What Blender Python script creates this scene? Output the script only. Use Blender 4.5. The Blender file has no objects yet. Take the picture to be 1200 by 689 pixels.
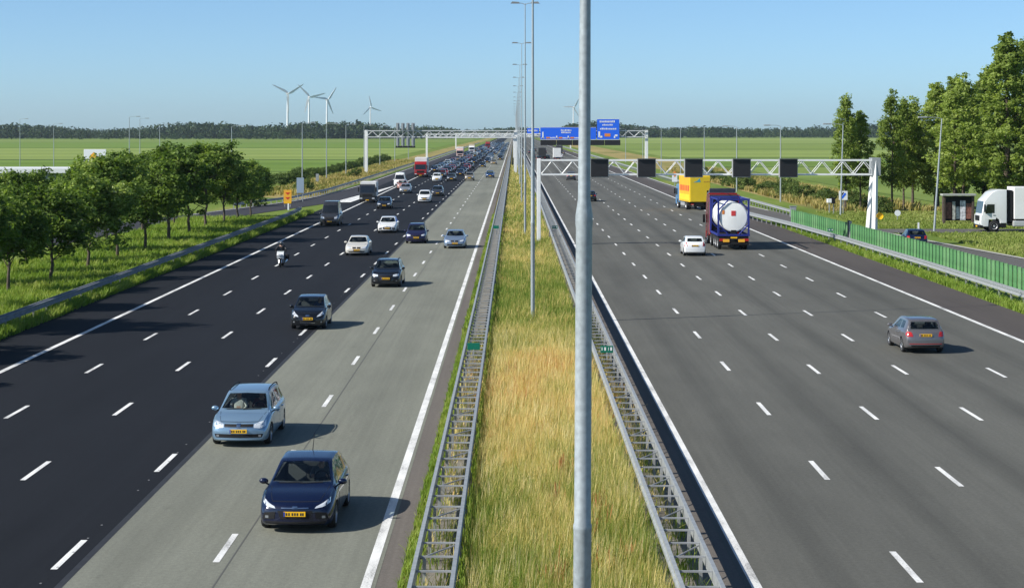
import bpy, bmesh, math, random
import numpy as np
from mathutils import Vector, Matrix
from mathutils.bvhtree import BVHTree

R = math.radians
random.seed(7)
rng = np.random.default_rng(7)
scene = bpy.context.scene
col = scene.collection

# ------------------------------------------------------------------ camera, sky, sun, exposure
CAM_H = 9.56
cam_d = bpy.data.cameras.new('camera')
cam = bpy.data.objects.new('camera', cam_d)
col.objects.link(cam)
cam.location = (0, 0, CAM_H)
cam.rotation_euler = (R(90), 0, R(0.064))      # level camera, lens shifted down
cam_d.sensor_width = 36
cam_d.lens = 36 * 2241 / 1200
cam_d.shift_y = -190 / 1200
cam_d.clip_start = 0.5
cam_d.clip_end = 30000
scene.camera = cam

SUN_EL = 36.5          # degrees above the horizon
SUN_AZ = -90.0 - 21.0   # compass-like angle from +Y towards +X: the sun stands on the left
world = bpy.data.worlds.new('World')
scene.world = world
world.use_nodes = True
wn, wl = world.node_tree.nodes, world.node_tree.links
wn.clear()
sky = wn.new('ShaderNodeTexSky')
sky.sky_type = 'NISHITA'
sky.sun_disc = False
sky.sun_elevation = R(SUN_EL)
sky.sun_rotation = R(SUN_AZ)
sky.altitude = 0
sky.air_density = 0.5
sky.dust_density = 0.56
sky.ozone_density = 4.2
bg = wn.new('ShaderNodeBackground')
bg.inputs['Strength'].default_value = 0.116
wo = wn.new('ShaderNodeOutputWorld')
tint = wn.new('ShaderNodeVectorMath'); tint.operation = 'MULTIPLY'; tint.inputs[1].default_value = (.95, 1.07, 1.03)   # slightly more cyan air
wl.new(sky.outputs[0], tint.inputs[0])
wl.new(tint.outputs[0], bg.inputs['Color'])
wl.new(bg.outputs[0], wo.inputs['Surface'])

sun_d = bpy.data.lights.new('sun', 'SUN')
sun_d.energy = 5.0
sun_d.angle = R(0.53)
sun_d.color = (1.0, 0.955, 0.88)
sun = bpy.data.objects.new('sun', sun_d)
col.objects.link(sun)
_s = Vector((math.sin(R(SUN_AZ)) * math.cos(R(SUN_EL)), math.cos(R(SUN_AZ)) * math.cos(R(SUN_EL)), math.sin(R(SUN_EL))))
sun.rotation_euler = _s.to_track_quat('Z', 'Y').to_euler()

vs = scene.view_settings
vs.view_transform = 'Standard'
vs.look = 'None'
vs.gamma = 1
vs.exposure = 0.38
vs.use_curve_mapping = False

# ------------------------------------------------------------------ helpers
def tag(o, label=None, cat=None, group=None, kind=None):
    if label: o['label'] = label
    if cat: o['category'] = cat
    if group: o['group'] = group
    if kind: o['kind'] = kind
    return o

def empty(name, loc=(0, 0, 0), rz=0.0):
    o = bpy.data.objects.new(name, None)
    o.empty_display_size = 0.3
    col.objects.link(o)
    o.location = loc
    o.rotation_euler = (0, 0, rz)
    return o

def link(name, mesh, parent=None, loc=None, rot=None):
    o = bpy.data.objects.new(name, mesh)
    col.objects.link(o)
    if parent: o.parent = parent
    if loc is not None: o.location = loc
    if rot is not None: o.rotation_euler = rot
    return o

class MB:
    """collects shapes for ONE mesh"""
    def __init__(s): s.v = []; s.f = []; s.m = []
    def add(s, vs_, fs, mi=0):
        b = len(s.v); s.v.extend([tuple(p) for p in vs_])
        for f in fs:
            s.f.append(tuple(i + b for i in f)); s.m.append(mi)
        return s
    def box(s, x0, x1, y0, y1, z0, z1, mi=0):
        v = [(x0,y0,z0),(x1,y0,z0),(x1,y1,z0),(x0,y1,z0),(x0,y0,z1),(x1,y0,z1),(x1,y1,z1),(x0,y1,z1)]
        return s.add(v, [(0,3,2,1),(4,5,6,7),(0,1,5,4),(1,2,6,5),(2,3,7,6),(3,0,4,7)], mi)
    def bbox(s, x0, x1, y0, y1, z0, z1, r=0.03, mi=0):
        """box with chamfered edges"""
        r = min(r, (x1-x0)*.45, (y1-y0)*.45, (z1-z0)*.45)
        bm = bmesh.new()
        bmesh.ops.create_cube(bm, size=1)
        for v in bm.verts:
            v.co = Vector((x0+(v.co.x+.5)*(x1-x0), y0+(v.co.y+.5)*(y1-y0), z0+(v.co.z+.5)*(z1-z0)))
        bmesh.ops.bevel(bm, geom=bm.edges[:], offset=r, segments=2, profile=.6, affect='EDGES')
        s.bm(bm, mi); bm.free(); return s
    def bm(s, bm, mi=0):
        bm.verts.index_update()
        return s.add([v.co[:] for v in bm.verts], [[v.index for v in f.verts] for f in bm.faces], mi)
    def tube(s, pts, r, n=8, mi=0, cap=True):
        """tube through pts, r = radius or list"""
        pts = [Vector(p) for p in pts]
        rr = r if isinstance(r, (list, tuple)) else [r]*len(pts)
        rings = []
        up0 = None
        for i, p in enumerate(pts):
            d = (pts[min(i+1, len(pts)-1)] - pts[max(i-1, 0)])
            d = d.normalized() if d.length > 1e-9 else Vector((0,0,1))
            ref = Vector((0,0,1)) if abs(d.z) < .9 else Vector((0,1,0))
            if up0 is not None:
                a = (up0 - d*up0.dot(d))
                a = a.normalized() if a.length > 1e-6 else d.cross(ref).normalized()
            else:
                a = d.cross(ref).normalized()
            up0 = a
            b = d.cross(a)
            rings.append([p + (a*math.cos(2*math.pi*k/n) + b*math.sin(2*math.pi*k/n))*rr[i] for k in range(n)])
        v = [q for ring in rings for q in ring]
        f = []
        for i in range(len(pts)-1):
            for k in range(n):
                k2 = (k+1) % n
                f.append((i*n+k, i*n+k2, (i+1)*n+k2, (i+1)*n+k))
        if cap:
            f.append(tuple(range(n-1, -1, -1)))
            f.append(tuple((len(pts)-1)*n + k for k in range(n)))
        return s.add(v, f, mi)
    def lathe(s, prof, axis='x', n=20, c=(0,0,0), mi=0):
        """prof: list of (along axis, radius)"""
        v = []; f = []
        for a, r in prof:
            for k in range(n):
                t = 2*math.pi*k/n
                u, w = r*math.cos(t), r*math.sin(t)
                p = {'x': (a,u,w), 'y': (w,a,u), 'z': (u,w,a)}[axis]
                v.append((p[0]+c[0], p[1]+c[1], p[2]+c[2]))
        for i in range(len(prof)-1):
            for k in range(n):
                k2 = (k+1) % n
                f.append((i*n+k, i*n+k2, (i+1)*n+k2, (i+1)*n+k))
        return s.add(v, f, mi)
    def prism(s, poly, a0, a1, axis='y', mi=0):
        """poly 2D: axis y -> (x,z); axis x -> (y,z); axis z -> (x,y)"""
        def P(p, a):
            return {'y': (p[0],a,p[1]), 'x': (a,p[0],p[1]), 'z': (p[0],p[1],a)}[axis]
        n = len(poly)
        v = [P(p,a0) for p in poly] + [P(p,a1) for p in poly]
        f = [tuple(range(n)), tuple(range(2*n-1, n-1, -1))]
        for i in range(n):
            j = (i+1) % n
            f.append((j, i, n+i, n+j))
        return s.add(v, f, mi)
    def mesh(s, name, mats=None, smooth=None):
        me = bpy.data.meshes.new(name)
        me.from_pydata(s.v, [], s.f)
        if any(s.m): me.polygons.foreach_set('material_index', s.m)
        bm = bmesh.new(); bm.from_mesh(me)
        bmesh.ops.recalc_face_normals(bm, faces=bm.faces); bm.to_mesh(me); bm.free()
        if mats is not None:
            for m in (mats if isinstance(mats, (list, tuple)) else [mats]): me.materials.append(m)
        if smooth is not None:
            me.shade_smooth(); me.set_sharp_from_angle(angle=R(smooth))
        me.update()
        return me
    def build(s, name, mats, parent=None, smooth=None, loc=None):
        return link(name, s.mesh(name, mats, smooth), parent, loc)

def quads_mesh(name, V, F, mats, attr=None):
    """big numpy mesh; V (n,3), F (m,k)"""
    me = bpy.data.meshes.new(name)
    k = F.shape[1]
    me.vertices.add(len(V)); me.vertices.foreach_set('co', V.astype(np.float32).ravel())
    me.loops.add(F.size); me.loops.foreach_set('vertex_index', F.astype(np.int32).ravel())
    me.polygons.add(len(F))
    me.polygons.foreach_set('loop_start', np.arange(0, F.size, k, dtype=np.int32))
    me.polygons.foreach_set('loop_total', np.full(len(F), k, dtype=np.int32))
    if attr is not None:
        a = me.attributes.new('rnd', 'FLOAT', 'POINT')
        a.data.foreach_set('value', attr.astype(np.float32))
    for m in (mats if isinstance(mats, (list, tuple)) else [mats]): me.materials.append(m)
    me.update(calc_edges=True)
    return me

# ------------------------------------------------------------------ materials
_mats = {}
def mat(name, color, rough=.6, metal=0.0, spec=.5, coat=0.0, noise=0.0, nscale=8.0, bump=0.0, emis=None):
    if name in _mats: return _mats[name]
    m = bpy.data.materials.new(name); m.use_nodes = True
    nt = m.node_tree; b = nt.nodes['Principled BSDF']
    b.inputs['Base Color'].default_value = (*color, 1)
    b.inputs['Roughness'].default_value = rough
    b.inputs['Metallic'].default_value = metal
    b.inputs['Specular IOR Level'].default_value = spec
    if coat:
        b.inputs['Coat Weight'].default_value = coat
        b.inputs['Coat Roughness'].default_value = .04
    if emis:
        b.inputs['Emission Color'].default_value = (*color, 1)
        b.inputs['Emission Strength'].default_value = emis
    if noise or bump:
        tc = nt.nodes.new('ShaderNodeTexCoord')
        nz = nt.nodes.new('ShaderNodeTexNoise'); nz.inputs['Scale'].default_value = nscale
        nz.inputs['Detail'].default_value = 6
        nt.links.new(tc.outputs['Object'], nz.inputs['Vector'])
        if noise:
            mr = nt.nodes.new('ShaderNodeMapRange')
            mr.inputs['From Min'].default_value = .3; mr.inputs['From Max'].default_value = .7
            mr.inputs['To Min'].default_value = 1-noise; mr.inputs['To Max'].default_value = 1+noise
            nt.links.new(nz.outputs['Fac'], mr.inputs['Value'])
            mx = nt.nodes.new('ShaderNodeVectorMath'); mx.operation = 'SCALE'
            mx.inputs[0].default_value = color
            nt.links.new(mr.outputs[0], mx.inputs['Scale'])
            nt.links.new(mx.outputs[0], b.inputs['Base Color'])
        if bump:
            bp = nt.nodes.new('ShaderNodeBump'); bp.inputs['Strength'].default_value = bump
            bp.inputs['Distance'].default_value = .02
            nt.links.new(nz.outputs['Fac'], bp.inputs['Height'])
            nt.links.new(bp.outputs[0], b.inputs['Normal'])
    _mats[name] = m
    return m

class NT:
    """tiny node-graph helper"""
    def __init__(s, name):
        s.m = bpy.data.materials.new(name); s.m.use_nodes = True
        s.nt = s.m.node_tree; s.b = s.nt.nodes['Principled BSDF']; s.out = s.nt.nodes['Material Output']
        _mats[name] = s.m
    def n(s, t, **kw):
        x = s.nt.nodes.new(t)
        for k, v in kw.items(): setattr(x, k, v)
        return x
    def l(s, a, b): s.nt.links.new(a, b)
    def math(s, op, a, b=None, clamp=False):
        x = s.n('ShaderNodeMath', operation=op); x.use_clamp = clamp
        for i, q in enumerate((a, b)):
            if q is None: continue
            if isinstance(q, (int, float)): x.inputs[i].default_value = q
            else: s.l(q, x.inputs[i])
        return x.outputs[0]
    def noise(s, vec, scale, detail=5, rough=.55):
        x = s.n('ShaderNodeTexNoise'); x.inputs['Scale'].default_value = scale
        x.inputs['Detail'].default_value = detail; x.inputs['Roughness'].default_value = rough
        s.l(vec, x.inputs['Vector']); return x.outputs['Fac']
    def mapping(s, vec, sc):
        x = s.n('ShaderNodeMapping'); x.inputs['Scale'].default_value = sc
        s.l(vec, x.inputs['Vector']); return x.outputs[0]
    def ramp(s, fac, stops):
        x = s.n('ShaderNodeValToRGB'); e = x.color_ramp.elements
        while len(e) < len(stops): e.new(.5)
        for el, (p, c) in zip(e, stops):
            el.position = p; el.color = (*c, 1)
        s.l(fac, x.inputs[0]); return x.outputs[0]
    def mix(s, fac, a, b, mode='MIX'):
        x = s.n('ShaderNodeMix', data_type='RGBA', blend_type=mode)
        for i, q in ((0, fac), (6, a), (7, b)):
            if isinstance(q, (int, float)): x.inputs[i].default_value = q
            elif isinstance(q, tuple): x.inputs[i].default_value = (*q, 1)
            else: s.l(q, x.inputs[i])
        return x.outputs[2]
    def rng(s, v, a, b, c, d):
        x = s.n('ShaderNodeMapRange')
        for i, q in enumerate((a, b, c, d)): x.inputs[i+1].default_value = q
        s.l(v, x.inputs[0]); return x.outputs[0]
    def pos(s):
        return s.n('ShaderNodeNewGeometry').outputs['Position']
    def bump(s, h, strength=.3, dist=.01):
        x = s.n('ShaderNodeBump'); x.inputs['Strength'].default_value = strength; x.inputs['Distance'].default_value = dist
        s.l(h, x.inputs['Height']); s.l(x.outputs[0], s.b.inputs['Normal'])

def asphalt(name, base, lane0=None, lane_w=3.48, track=.12, warm=(1,1,1), rough=.85, spec=.22):
    g = NT(name)
    p = g.pos()
    fine = g.noise(p, 38, 4, .7)
    mid = g.noise(g.mapping(p, (.55, .05, 1)), 1.0, 5)
    big = g.noise(g.mapping(p, (.12, .03, 1)), 1.0, 4)
    k = g.rng(fine, .25, .75, .70, 1.30)
    grit = g.noise(p, 9, 3, .7)
    k = g.math('MULTIPLY', k, g.rng(grit, .3, .7, .86, 1.14))
    skid = g.noise(g.mapping(p, (5.5, .035, 1)), 1.0, 4, .6)
    k = g.math('MULTIPLY', k, g.rng(skid, .3, .7, .93, 1.07))
    k = g.math('MULTIPLY', k, g.rng(mid, .3, .7, .9, 1.1))
    k = g.math('MULTIPLY', k, g.rng(big, .3, .7, .9, 1.1))
    # blotches: old patches, drips and polished spots
    blot = g.noise(g.mapping(p, (.9, .22, 1)), 1.0, 7, .68)
    k = g.math('MULTIPLY', k, g.rng(blot, .34, .66, .95, 1.05))
    drip = g.noise(g.mapping(p, (2.2, 1.1, 1)), 1.0, 3, .5)
    k = g.math('MULTIPLY', k, g.rng(drip, .66, .74, 1.0, .9))
    if lane0 is not None:
        sp = g.n('ShaderNodeSeparateXYZ'); g.l(p, sp.inputs[0])
        wob = g.math('MULTIPLY', g.math('SUBTRACT', g.noise(g.mapping(p, (.1, .02, 1)), 1.0, 3), .5), .9)
        u = g.math('FRACT', g.math('DIVIDE', g.math('SUBTRACT', g.math('ADD', sp.outputs[0], wob), lane0), lane_w))
        # darker oil stripe in the lane centre, slightly polished wheel paths beside it
        d = g.math('ABSOLUTE', g.math('SUBTRACT', u, .5))
        oil = g.rng(d, .02, .22, 1.0, 0.0)
        oil = g.math('MULTIPLY', oil, g.rng(g.noise(g.mapping(p, (.4, .012, 1)), 1.0, 4), .35, .65, .35, 1.0))
        k = g.math('MULTIPLY', k, g.math('SUBTRACT', 1.0, g.math('MULTIPLY', oil, track)))
    sc = g.n('ShaderNodeVectorMath', operation='SCALE'); sc.inputs[0].default_value = [b*w for b, w in zip(base, warm)]
    g.l(k, sc.inputs['Scale'])
    g.l(sc.outputs[0], g.b.inputs['Base Color'])
    g.b.inputs['Roughness'].default_value = rough
    g.b.inputs['Specular IOR Level'].default_value = spec
    g.bump(fine, .35, .01)
    return g.m

def ground_mat(name, stops, scale=.05, stretch=(1,1,1), fine=2.0, contrast=.25, bands=None):
    g = NT(name)
    p = g.pos()
    f1 = g.noise(g.mapping(p, stretch), scale, 6, .6)
    c = g.ramp(f1, stops)
    f2 = g.noise(p, fine, 4, .7)
    c = g.mix(1.0, c, g.ramp(f2, [(.25, (1-contrast,)*3), (.75, (1+contrast*.6,)*3)]), 'MULTIPLY')
    if bands:
        f3 = g.noise(g.mapping(p, bands), 1.0, 3, .5)
        c = g.mix(1.0, c, g.ramp(f3, [(.35, (.82,.85,.8)), (.65, (1.12,1.1,1.1))]), 'MULTIPLY')
    g.l(c, g.b.inputs['Base Color'])
    g.b.inputs['Roughness'].default_value = .95
    g.b.inputs['Specular IOR Level'].default_value = .1
    return g.m

def leaf_mat(name, stops, pscale=.18, trans=.35, stretch=(1,1,1), objspace=False, vary=.35, along=None):
    """thin vegetation: colour from patches in the place + a random value per blade or leaf"""
    g = NT(name)
    at = g.n('ShaderNodeAttribute', attribute_name='rnd')
    if objspace:
        p = g.n('ShaderNodeTexCoord').outputs['Object']
    else:
        p = g.pos()
    f = g.noise(g.mapping(p, stretch), pscale, 5, .65)
    f = g.math('ADD', f, g.math('MULTIPLY', g.math('SUBTRACT', at.outputs['Fac'], .5), vary))
    if objspace:
        oi = g.n('ShaderNodeObjectInfo')
        f = g.math('ADD', f, g.math('MULTIPLY', g.math('SUBTRACT', oi.outputs['Random'], .5), .16))
    if along:
        sp = g.n('ShaderNodeSeparateXYZ'); g.l(p, sp.inputs[0])
        t = g.rng(sp.outputs[1], along[0], along[1], 0, 1)
        q = g.ramp(t, [(a, (v, v, v)) for a, v in along[2]])
        f = g.math('ADD', f, g.math('MULTIPLY', g.math('SUBTRACT', q, .5), 1.15))
    c = g.ramp(f, stops)
    g.l(c, g.b.inputs['Base Color'])
    g.b.inputs['Roughness'].default_value = .62
    g.b.inputs['Specular IOR Level'].default_value = .25
    tr = g.n('ShaderNodeBsdfTranslucent')
    g.l(g.mix(1.0, c, (1.25, 1.3, .7), 'MULTIPLY'), tr.inputs['Color'])
    mx = g.n('ShaderNodeMixShader'); mx.inputs[0].default_value = trans
    g.l(g.b.outputs[0], mx.inputs[1]); g.l(tr.outputs[0], mx.inputs[2])
    g.l(mx.outputs[0], g.out.inputs['Surface'])
    return g.m

def glass_mat(name, tint=(.80,.84,.83)):
    g = NT(name)
    t = g.n('ShaderNodeBsdfTransparent'); t.inputs[0].default_value = (*tint, 1)
    gl = g.n('ShaderNodeBsdfGlossy'); gl.inputs['Roughness'].default_value = .03
    fr = g.n('ShaderNodeFresnel'); fr.inputs['IOR'].default_value = 1.52
    mx = g.n('ShaderNodeMixShader')
    ge = g.n('ShaderNodeNewGeometry')   # unrefracted pane: reflect on its outer face only, no false total reflection inside
    g.l(g.math('MULTIPLY', fr.outputs[0], g.math('SUBTRACT', 1.0, ge.outputs['Backfacing'])), mx.inputs[0]); g.l(t.outputs[0], mx.inputs[1]); g.l(gl.outputs[0], mx.inputs[2])
    g.l(mx.outputs[0], g.out.inputs['Surface'])
    return g.m

M_steel = mat('galvanised_steel', (.34,.36,.365), .5, .25, noise=.14, nscale=5)
M_pole = mat('galvanised_pole', (.33,.37,.39), .5, .2, noise=.16, nscale=14)
M_white = mat('white_paint', (.78,.79,.78), .45, noise=.05, nscale=2)
M_black = mat('black_panel', (.012,.012,.014), .55)
M_rubber = mat('tyre_rubber', (.018,.018,.019), .8, noise=.25, nscale=20)
M_rim = mat('alloy_rim', (.52,.53,.55), .3, .85)
M_trim = mat('dark_trim', (.010,.010,.011), .65, spec=.3)
M_inter = mat('car_interior', (.09,.09,.092), .8)
M_chrome = mat('chrome', (.75,.76,.78), .12, 1.0)
M_lampw = mat('headlight_lens', (.72,.76,.8), .08, .25, coat=1)
M_lampr = mat('tail_light_lens', (.42,.015,.012), .15, coat=1)
M_lampo = mat('indicator_lens', (.8,.28,.03), .2, coat=1)
M_yel = mat('number_plate_yellow', (.90,.50,.01), .4)
M_bluep = mat('plate_band_blue', (.03,.06,.35), .4)
M_ink = mat('plate_characters', (.03,.028,.02), .5)
M_glass = glass_mat('window_glass')
M_glassd = mat('dark_window', (.012,.015,.018), .05, coat=.6)
def worn_paint():
    g = NT('road_paint'); p = g.pos()
    big = g.noise(g.mapping(p, (1, .25, 1)), 1.6, 5, .65); fine = g.noise(p, 22, 5, .75)
    k = g.math('ADD', g.math('MULTIPLY', big, .55), g.math('MULTIPLY', fine, .45))
    g.l(g.ramp(k, [(.38, (.28,.28,.27)), (.46, (.60,.60,.58)), (.58, (.82,.82,.79))]), g.b.inputs['Base Color'])
    g.b.inputs['Roughness'].default_value = .7; g.b.inputs['Specular IOR Level'].default_value = .25
    return g.m
M_line = worn_paint()
M_bark = mat('bark', (.085,.065,.048), .9, noise=.35, nscale=6, bump=.5)
M_conc = mat('concrete', (.38,.37,.34), .85, noise=.15, nscale=3)

_paints = {}
def paint(name, c, metal=.0, rough=.3):
    k = 'paint_' + name
    return mat(k, c, rough, metal, spec=.35, coat=.8)
# ------------------------------------------------------------------ the setting
def sheet(name, pts, z, m, parent=None, kind='structure'):
    mb = MB(); mb.add([(x, y, z) for x, y in pts], [tuple(range(len(pts)))])
    o = mb.build(name, m, parent)
    if kind and parent is None: tag(o, kind=kind)
    return o

def ribbon(name, L, Rr, z, m, parent=None, kind='structure'):
    """strip between two polylines with the same number of points"""
    mb = MB(); n = len(L)
    mb.add([(x, y, z) for x, y in L] + [(x, y, z) for x, y in Rr], [(i, n+i, n+i+1, i+1) for i in range(n-1)])
    o = mb.build(name, m, parent)
    if kind and parent is None: tag(o, kind=kind)
    return o

G_field = ground_mat('meadow_ground', [(.3, (.085,.135,.03)), (.5, (.12,.18,.04)), (.7, (.17,.21,.065))], .006, (1,1,1), .05, .12, bands=(.0006,.012,1))
G_bright = ground_mat('lush_crop_ground', [(.3, (.125,.205,.034)), (.7, (.17,.25,.05))], .01, (.4,1,1), .08, .10, bands=(.001,.02,1))
G_pale = ground_mat('mown_hay_ground', [(.3, (.19,.26,.06)), (.7, (.26,.32,.09))], .006, (.4,1,1), .05, .10, bands=(.0006,.02,1))
G_olive = ground_mat('olive_grass_ground', [(.3, (.14,.21,.04)), (.7, (.20,.26,.065))], .006, (.4,1,1), .05, .12, bands=(.001,.015,1))
G_reed = ground_mat('ditch_reed_ground', [(.3, (.03,.06,.015)), (.7, (.06,.09,.025))], .05, (1,1,1), .3, .2)
G_verge = ground_mat('verge_ground', [(.3, (.10,.16,.025)), (.55, (.16,.22,.04)), (.75, (.26,.26,.08))], .12, (1,.3,1), 3.0, .3)
G_straw = ground_mat('straw_ground', [(.3, (.14,.16,.04)), (.5, (.30,.25,.09)), (.75, (.40,.31,.13))], .06, (1,.25,1), 2.0, .25)
G_median = ground_mat('median_ground', [(.3, (.09,.10,.03)), (.5, (.16,.14,.05)), (.75, (.24,.19,.07))], .2, (1,.3,1), 5.0, .35)
G_gravel = ground_mat('gravel_strip_ground', [(.3, (.16,.145,.12)), (.7, (.27,.25,.21))], .9, (1,1,1), 30.0, .35)

sheet('ground', [(-14000,-300),(14000,-300),(14000,16000),(-14000,16000)], -.16, G_field)
for nm, pts, m in [
    ('field', [(-2600,470),(-47,470),(-47,655),(-2600,655)], G_bright),
    ('field', [(-2600,668),(-47,668),(-47,1110),(-2600,1110)], G_pale),
    ('field', [(-2600,1125),(-47,1125),(-47,1700),(-2600,1700)], G_bright),
    ('field', [(-2600,1712),(-47,1712),(-47,2560),(-2600,2560)], G_olive),
    ('field', [(-900,245),(-50,310),(-50,458),(-900,458)], G_olive),
    ('field', [(58,262),(1500,262),(1500,520),(58,520)], G_olive),
    ('field', [(58,528),(1500,528),(1500,700),(58,700)], G_bright),
    ('field', [(58,712),(1900,712),(1900,1000),(58,1000)], G_pale),
    ('field', [(58,1010),(1900,1010),(1900,1560),(58,1560)], G_olive),
    ('field', [(58,1575),(2600,1575),(2600,2900),(58,2900)], G_pale)]:
    sheet(nm, pts, -.11, m)
for pts in [[(-2600,655),(-47,655),(-47,668),(-2600,668)], [(-2600,1110),(-47,1110),(-47,1125),(-2600,1125)],
            [(58,700),(1900,700),(1900,712),(58,712)], [(58,1000),(1900,1000),(1900,1010),(58,1010)], [(58,1560),(2600,1560),(2600,1575),(58,1575)],
            [(58,520),(1500,520),(1500,528),(58,528)]]:
    sheet('ditch', pts, -.11, G_reed)

YN, YF = -40.0, 5200.0
sheet('verge', [(-46,YN),(-23.6,YN),(-23.6,YF),(-46,YF)], -.05, G_verge)
sheet('verge', [(26.6,YN),(57,YN),(57,YF),(26.6,YF)], -.05, G_verge)
sheet('verge', [(-39.5,285),(-29.2,268),(-29.2,YF),(-39.5,YF)], -.042, G_straw)
sheet('verge', [(37,215),(52,205),(52,YF),(37,YF)], -.042, G_straw)
sheet('median_ground', [(-2.7,YN),(4.75,YN),(4.75,YF),(-2.7,YF)], -.03, G_median)
sheet('gravel_strip', [(-2.2,YN),(-1.05,YN),(-1.05,YF),(-2.2,YF)], -.022, G_gravel)
sheet('gravel_strip', [(3.15,YN),(4.4,YN),(4.4,YF),(3.15,YF)], -.022, G_gravel)

A_dark = asphalt('dark_asphalt', (.0125,.0140,.0175), lane0=-20.45, track=.10, spec=.15)
A_grey = asphalt('worn_grey_asphalt', (.185,.190,.155), lane0=-20.45, track=.10)
A_right = asphalt('grey_asphalt', (.106,.1055,.092), lane0=5.07, lane_w=3.55, track=.27)
A_brown = asphalt('brown_asphalt', (.078,.068,.062))
A_ramp = asphalt('ramp_asphalt', (.11,.105,.098))
A_edge = asphalt('edge_asphalt', (.135,.120,.105))

road_l = sheet('road', [(-23.8,YN),(-9.6,YN),(-9.6,YF),(-23.8,YF)], 0, A_dark)
road_l['label'] = 'dark asphalt lanes of the left carriageway'
road_g = sheet('road', [(-9.6,YN),(-2.92,YN),(-2.92,YF),(-9.6,YF)], 0, A_grey)
road_g['label'] = 'pale grey asphalt lanes beside the median'
sheet('road_edge', [(-2.92,YN),(-2.42,YN),(-2.42,YF),(-2.92,YF)], -.004, A_edge)
road_r = sheet('road', [(4.86,YN),(23.35,YN),(23.35,YF),(4.86,YF)], 0, A_right)
road_r['label'] = 'grey asphalt lanes of the right carriageway'
sheet('road_edge', [(4.35,YN),(4.86,YN),(4.86,YF),(4.35,YF)], -.004, A_edge)
sheet('hard_shoulder', [(23.35,YN),(26.7,YN),(26.7,YF),(23.35,YF)], 0, A_brown)
# seam between the two asphalts
A_seam = mat('tar_seam', (.02,.021,.024), .7, noise=.4, nscale=3)
sheet('tar_seam', [(-9.66,YN),(-9.5,YN),(-9.5,900),(-9.66,900)], .004, A_seam, road_l)
sheet('tar_seam', [(-6.35,YN),(-6.315,YN),(-6.315,260),(-6.35,260)], .004, mat('grey_seam', (.095,.096,.085), .8), road_g)

# slip roads
def off(pts, d):
    out = []
    for i, (x, y) in enumerate(pts):
        a = pts[max(i-1,0)]; b = pts[min(i+1,len(pts)-1)]
        t = Vector((b[0]-a[0], b[1]-a[1])).normalized()
        out.append((x - t.y*d, y + t.x*d))
    return out
def dense(pts, n=6):
    out = []
    P = [Vector(p) for p in pts]
    for i in range(len(P)-1):
        p0, p1, p2, p3 = P[max(i-1,0)], P[i], P[i+1], P[min(i+2,len(P)-1)]
        for k in range(n):
            t = k/n
            out.append(tuple(.5*((2*p1)+(p2-p0)*t+(2*p0-5*p1+4*p2-p3)*t*t+(3*p1-p0-3*p2+p3)*t**3)))
    out.append(tuple(P[-1])); return out

exit_c = dense([(-46,95),(-44,140),(-40,185),(-33.5,225),(-27.2,268),(-24.8,320),(-24.2,420),(-24.2,900)])
ribbon('slip_road', off(exit_c, 3.6), off(exit_c, -3.6), -.010, asphalt('slip_asphalt', (.04,.04,.046)))
ribbon('parking_area', [(-62,80),(-62,240)], [(-46,80),(-42,210)], -.016, A_ramp)
ent_c = dense([(44,60),(39.5,105),(35.0,150),(31.6,190),(28.6,232),(26.2,300),(25.4,420),(25.4,900)])
ribbon('slip_road', off(ent_c, 2.6), off(ent_c, -2.6), -.012, A_ramp)
sheet('service_road', [(35,181.5),(120,181.5),(120,188.6),(35,188.6)], -.02, A_ramp)
ribbon('kerb_strip', off(ent_c, -2.6)[:20], off(ent_c, -3.1)[:20], .03, M_conc)

# painted markings -------------------------------------------------------------
dash_me = MB().add([(-.075,-1.5,0),(.075,-1.5,0),(.075,1.5,0),(-.075,1.5,0)], [(0,1,2,3)]).mesh('lane_dash', M_line)
def dashes(parent, x, y0, y1, ymax):
    y = y0
    mb = MB()
    while y < ymax:
        if y < y1:
            link('lane_dash', dash_me, parent, (x, y, .005))
        else:
            mb.add([(x-.075,y-1.5,.005),(x+.075,y-1.5,.005),(x+.075,y+1.5,.005),(x-.075,y+1.5,.005)], [(0,1,2,3)])
        y += 12.0
    o = mb.build('far_lane_dashes', M_line, parent); tag(o, kind='stuff')
def solid(parent, x, w, z=.005, y0=YN, y1=YF, name='edge_line', m=None):
    return sheet(name, [(x-w/2,y0),(x+w/2,y0),(x+w/2,y1),(x-w/2,y1)], z, m or M_line, parent)
LB = [-6.63, -10.07, -13.5, -16.98]
for x, ph in zip(LB, (44.0, 43.3, 54.0, 65.3)):
    dashes(road_g if x > -9 else road_l, x, ph - 24, 640, 1700)
RB = [8.62, 12.07, 15.5, 19.15]
for x, ph in zip(RB, (42.1, 53.1, 64.9, 76.0)):
    while ph > 30: ph -= 12
    dashes(road_r, x, ph, 640, 1700)
solid(road_g, -3.12, .22); solid(road_r, 5.10, .22)
solid(road_l, -20.45, .24); solid(road_r, 23.2, .24)
# small studs between the dashes on the asphalt joint
mb = MB()
for k in range(20, 330):
    if k % 8 in (0, 1): continue
    y = k*1.5
    mb.box(-10.03-.022, -10.03+.022, y-.03, y+.03, .002, .010)
tag(mb.build('line_studs', mat('stud_grey', (.22,.22,.22), .7), road_l), kind='stuff')
# slip road lines
lx = off(exit_c, 3.1)
sel = [i for i, p in enumerate(exit_c) if p[1] > 215]
ribbon('edge_line', [lx[i] for i in sel], [off(exit_c, 2.9)[i] for i in sel], .006, M_line, road_l)
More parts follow.
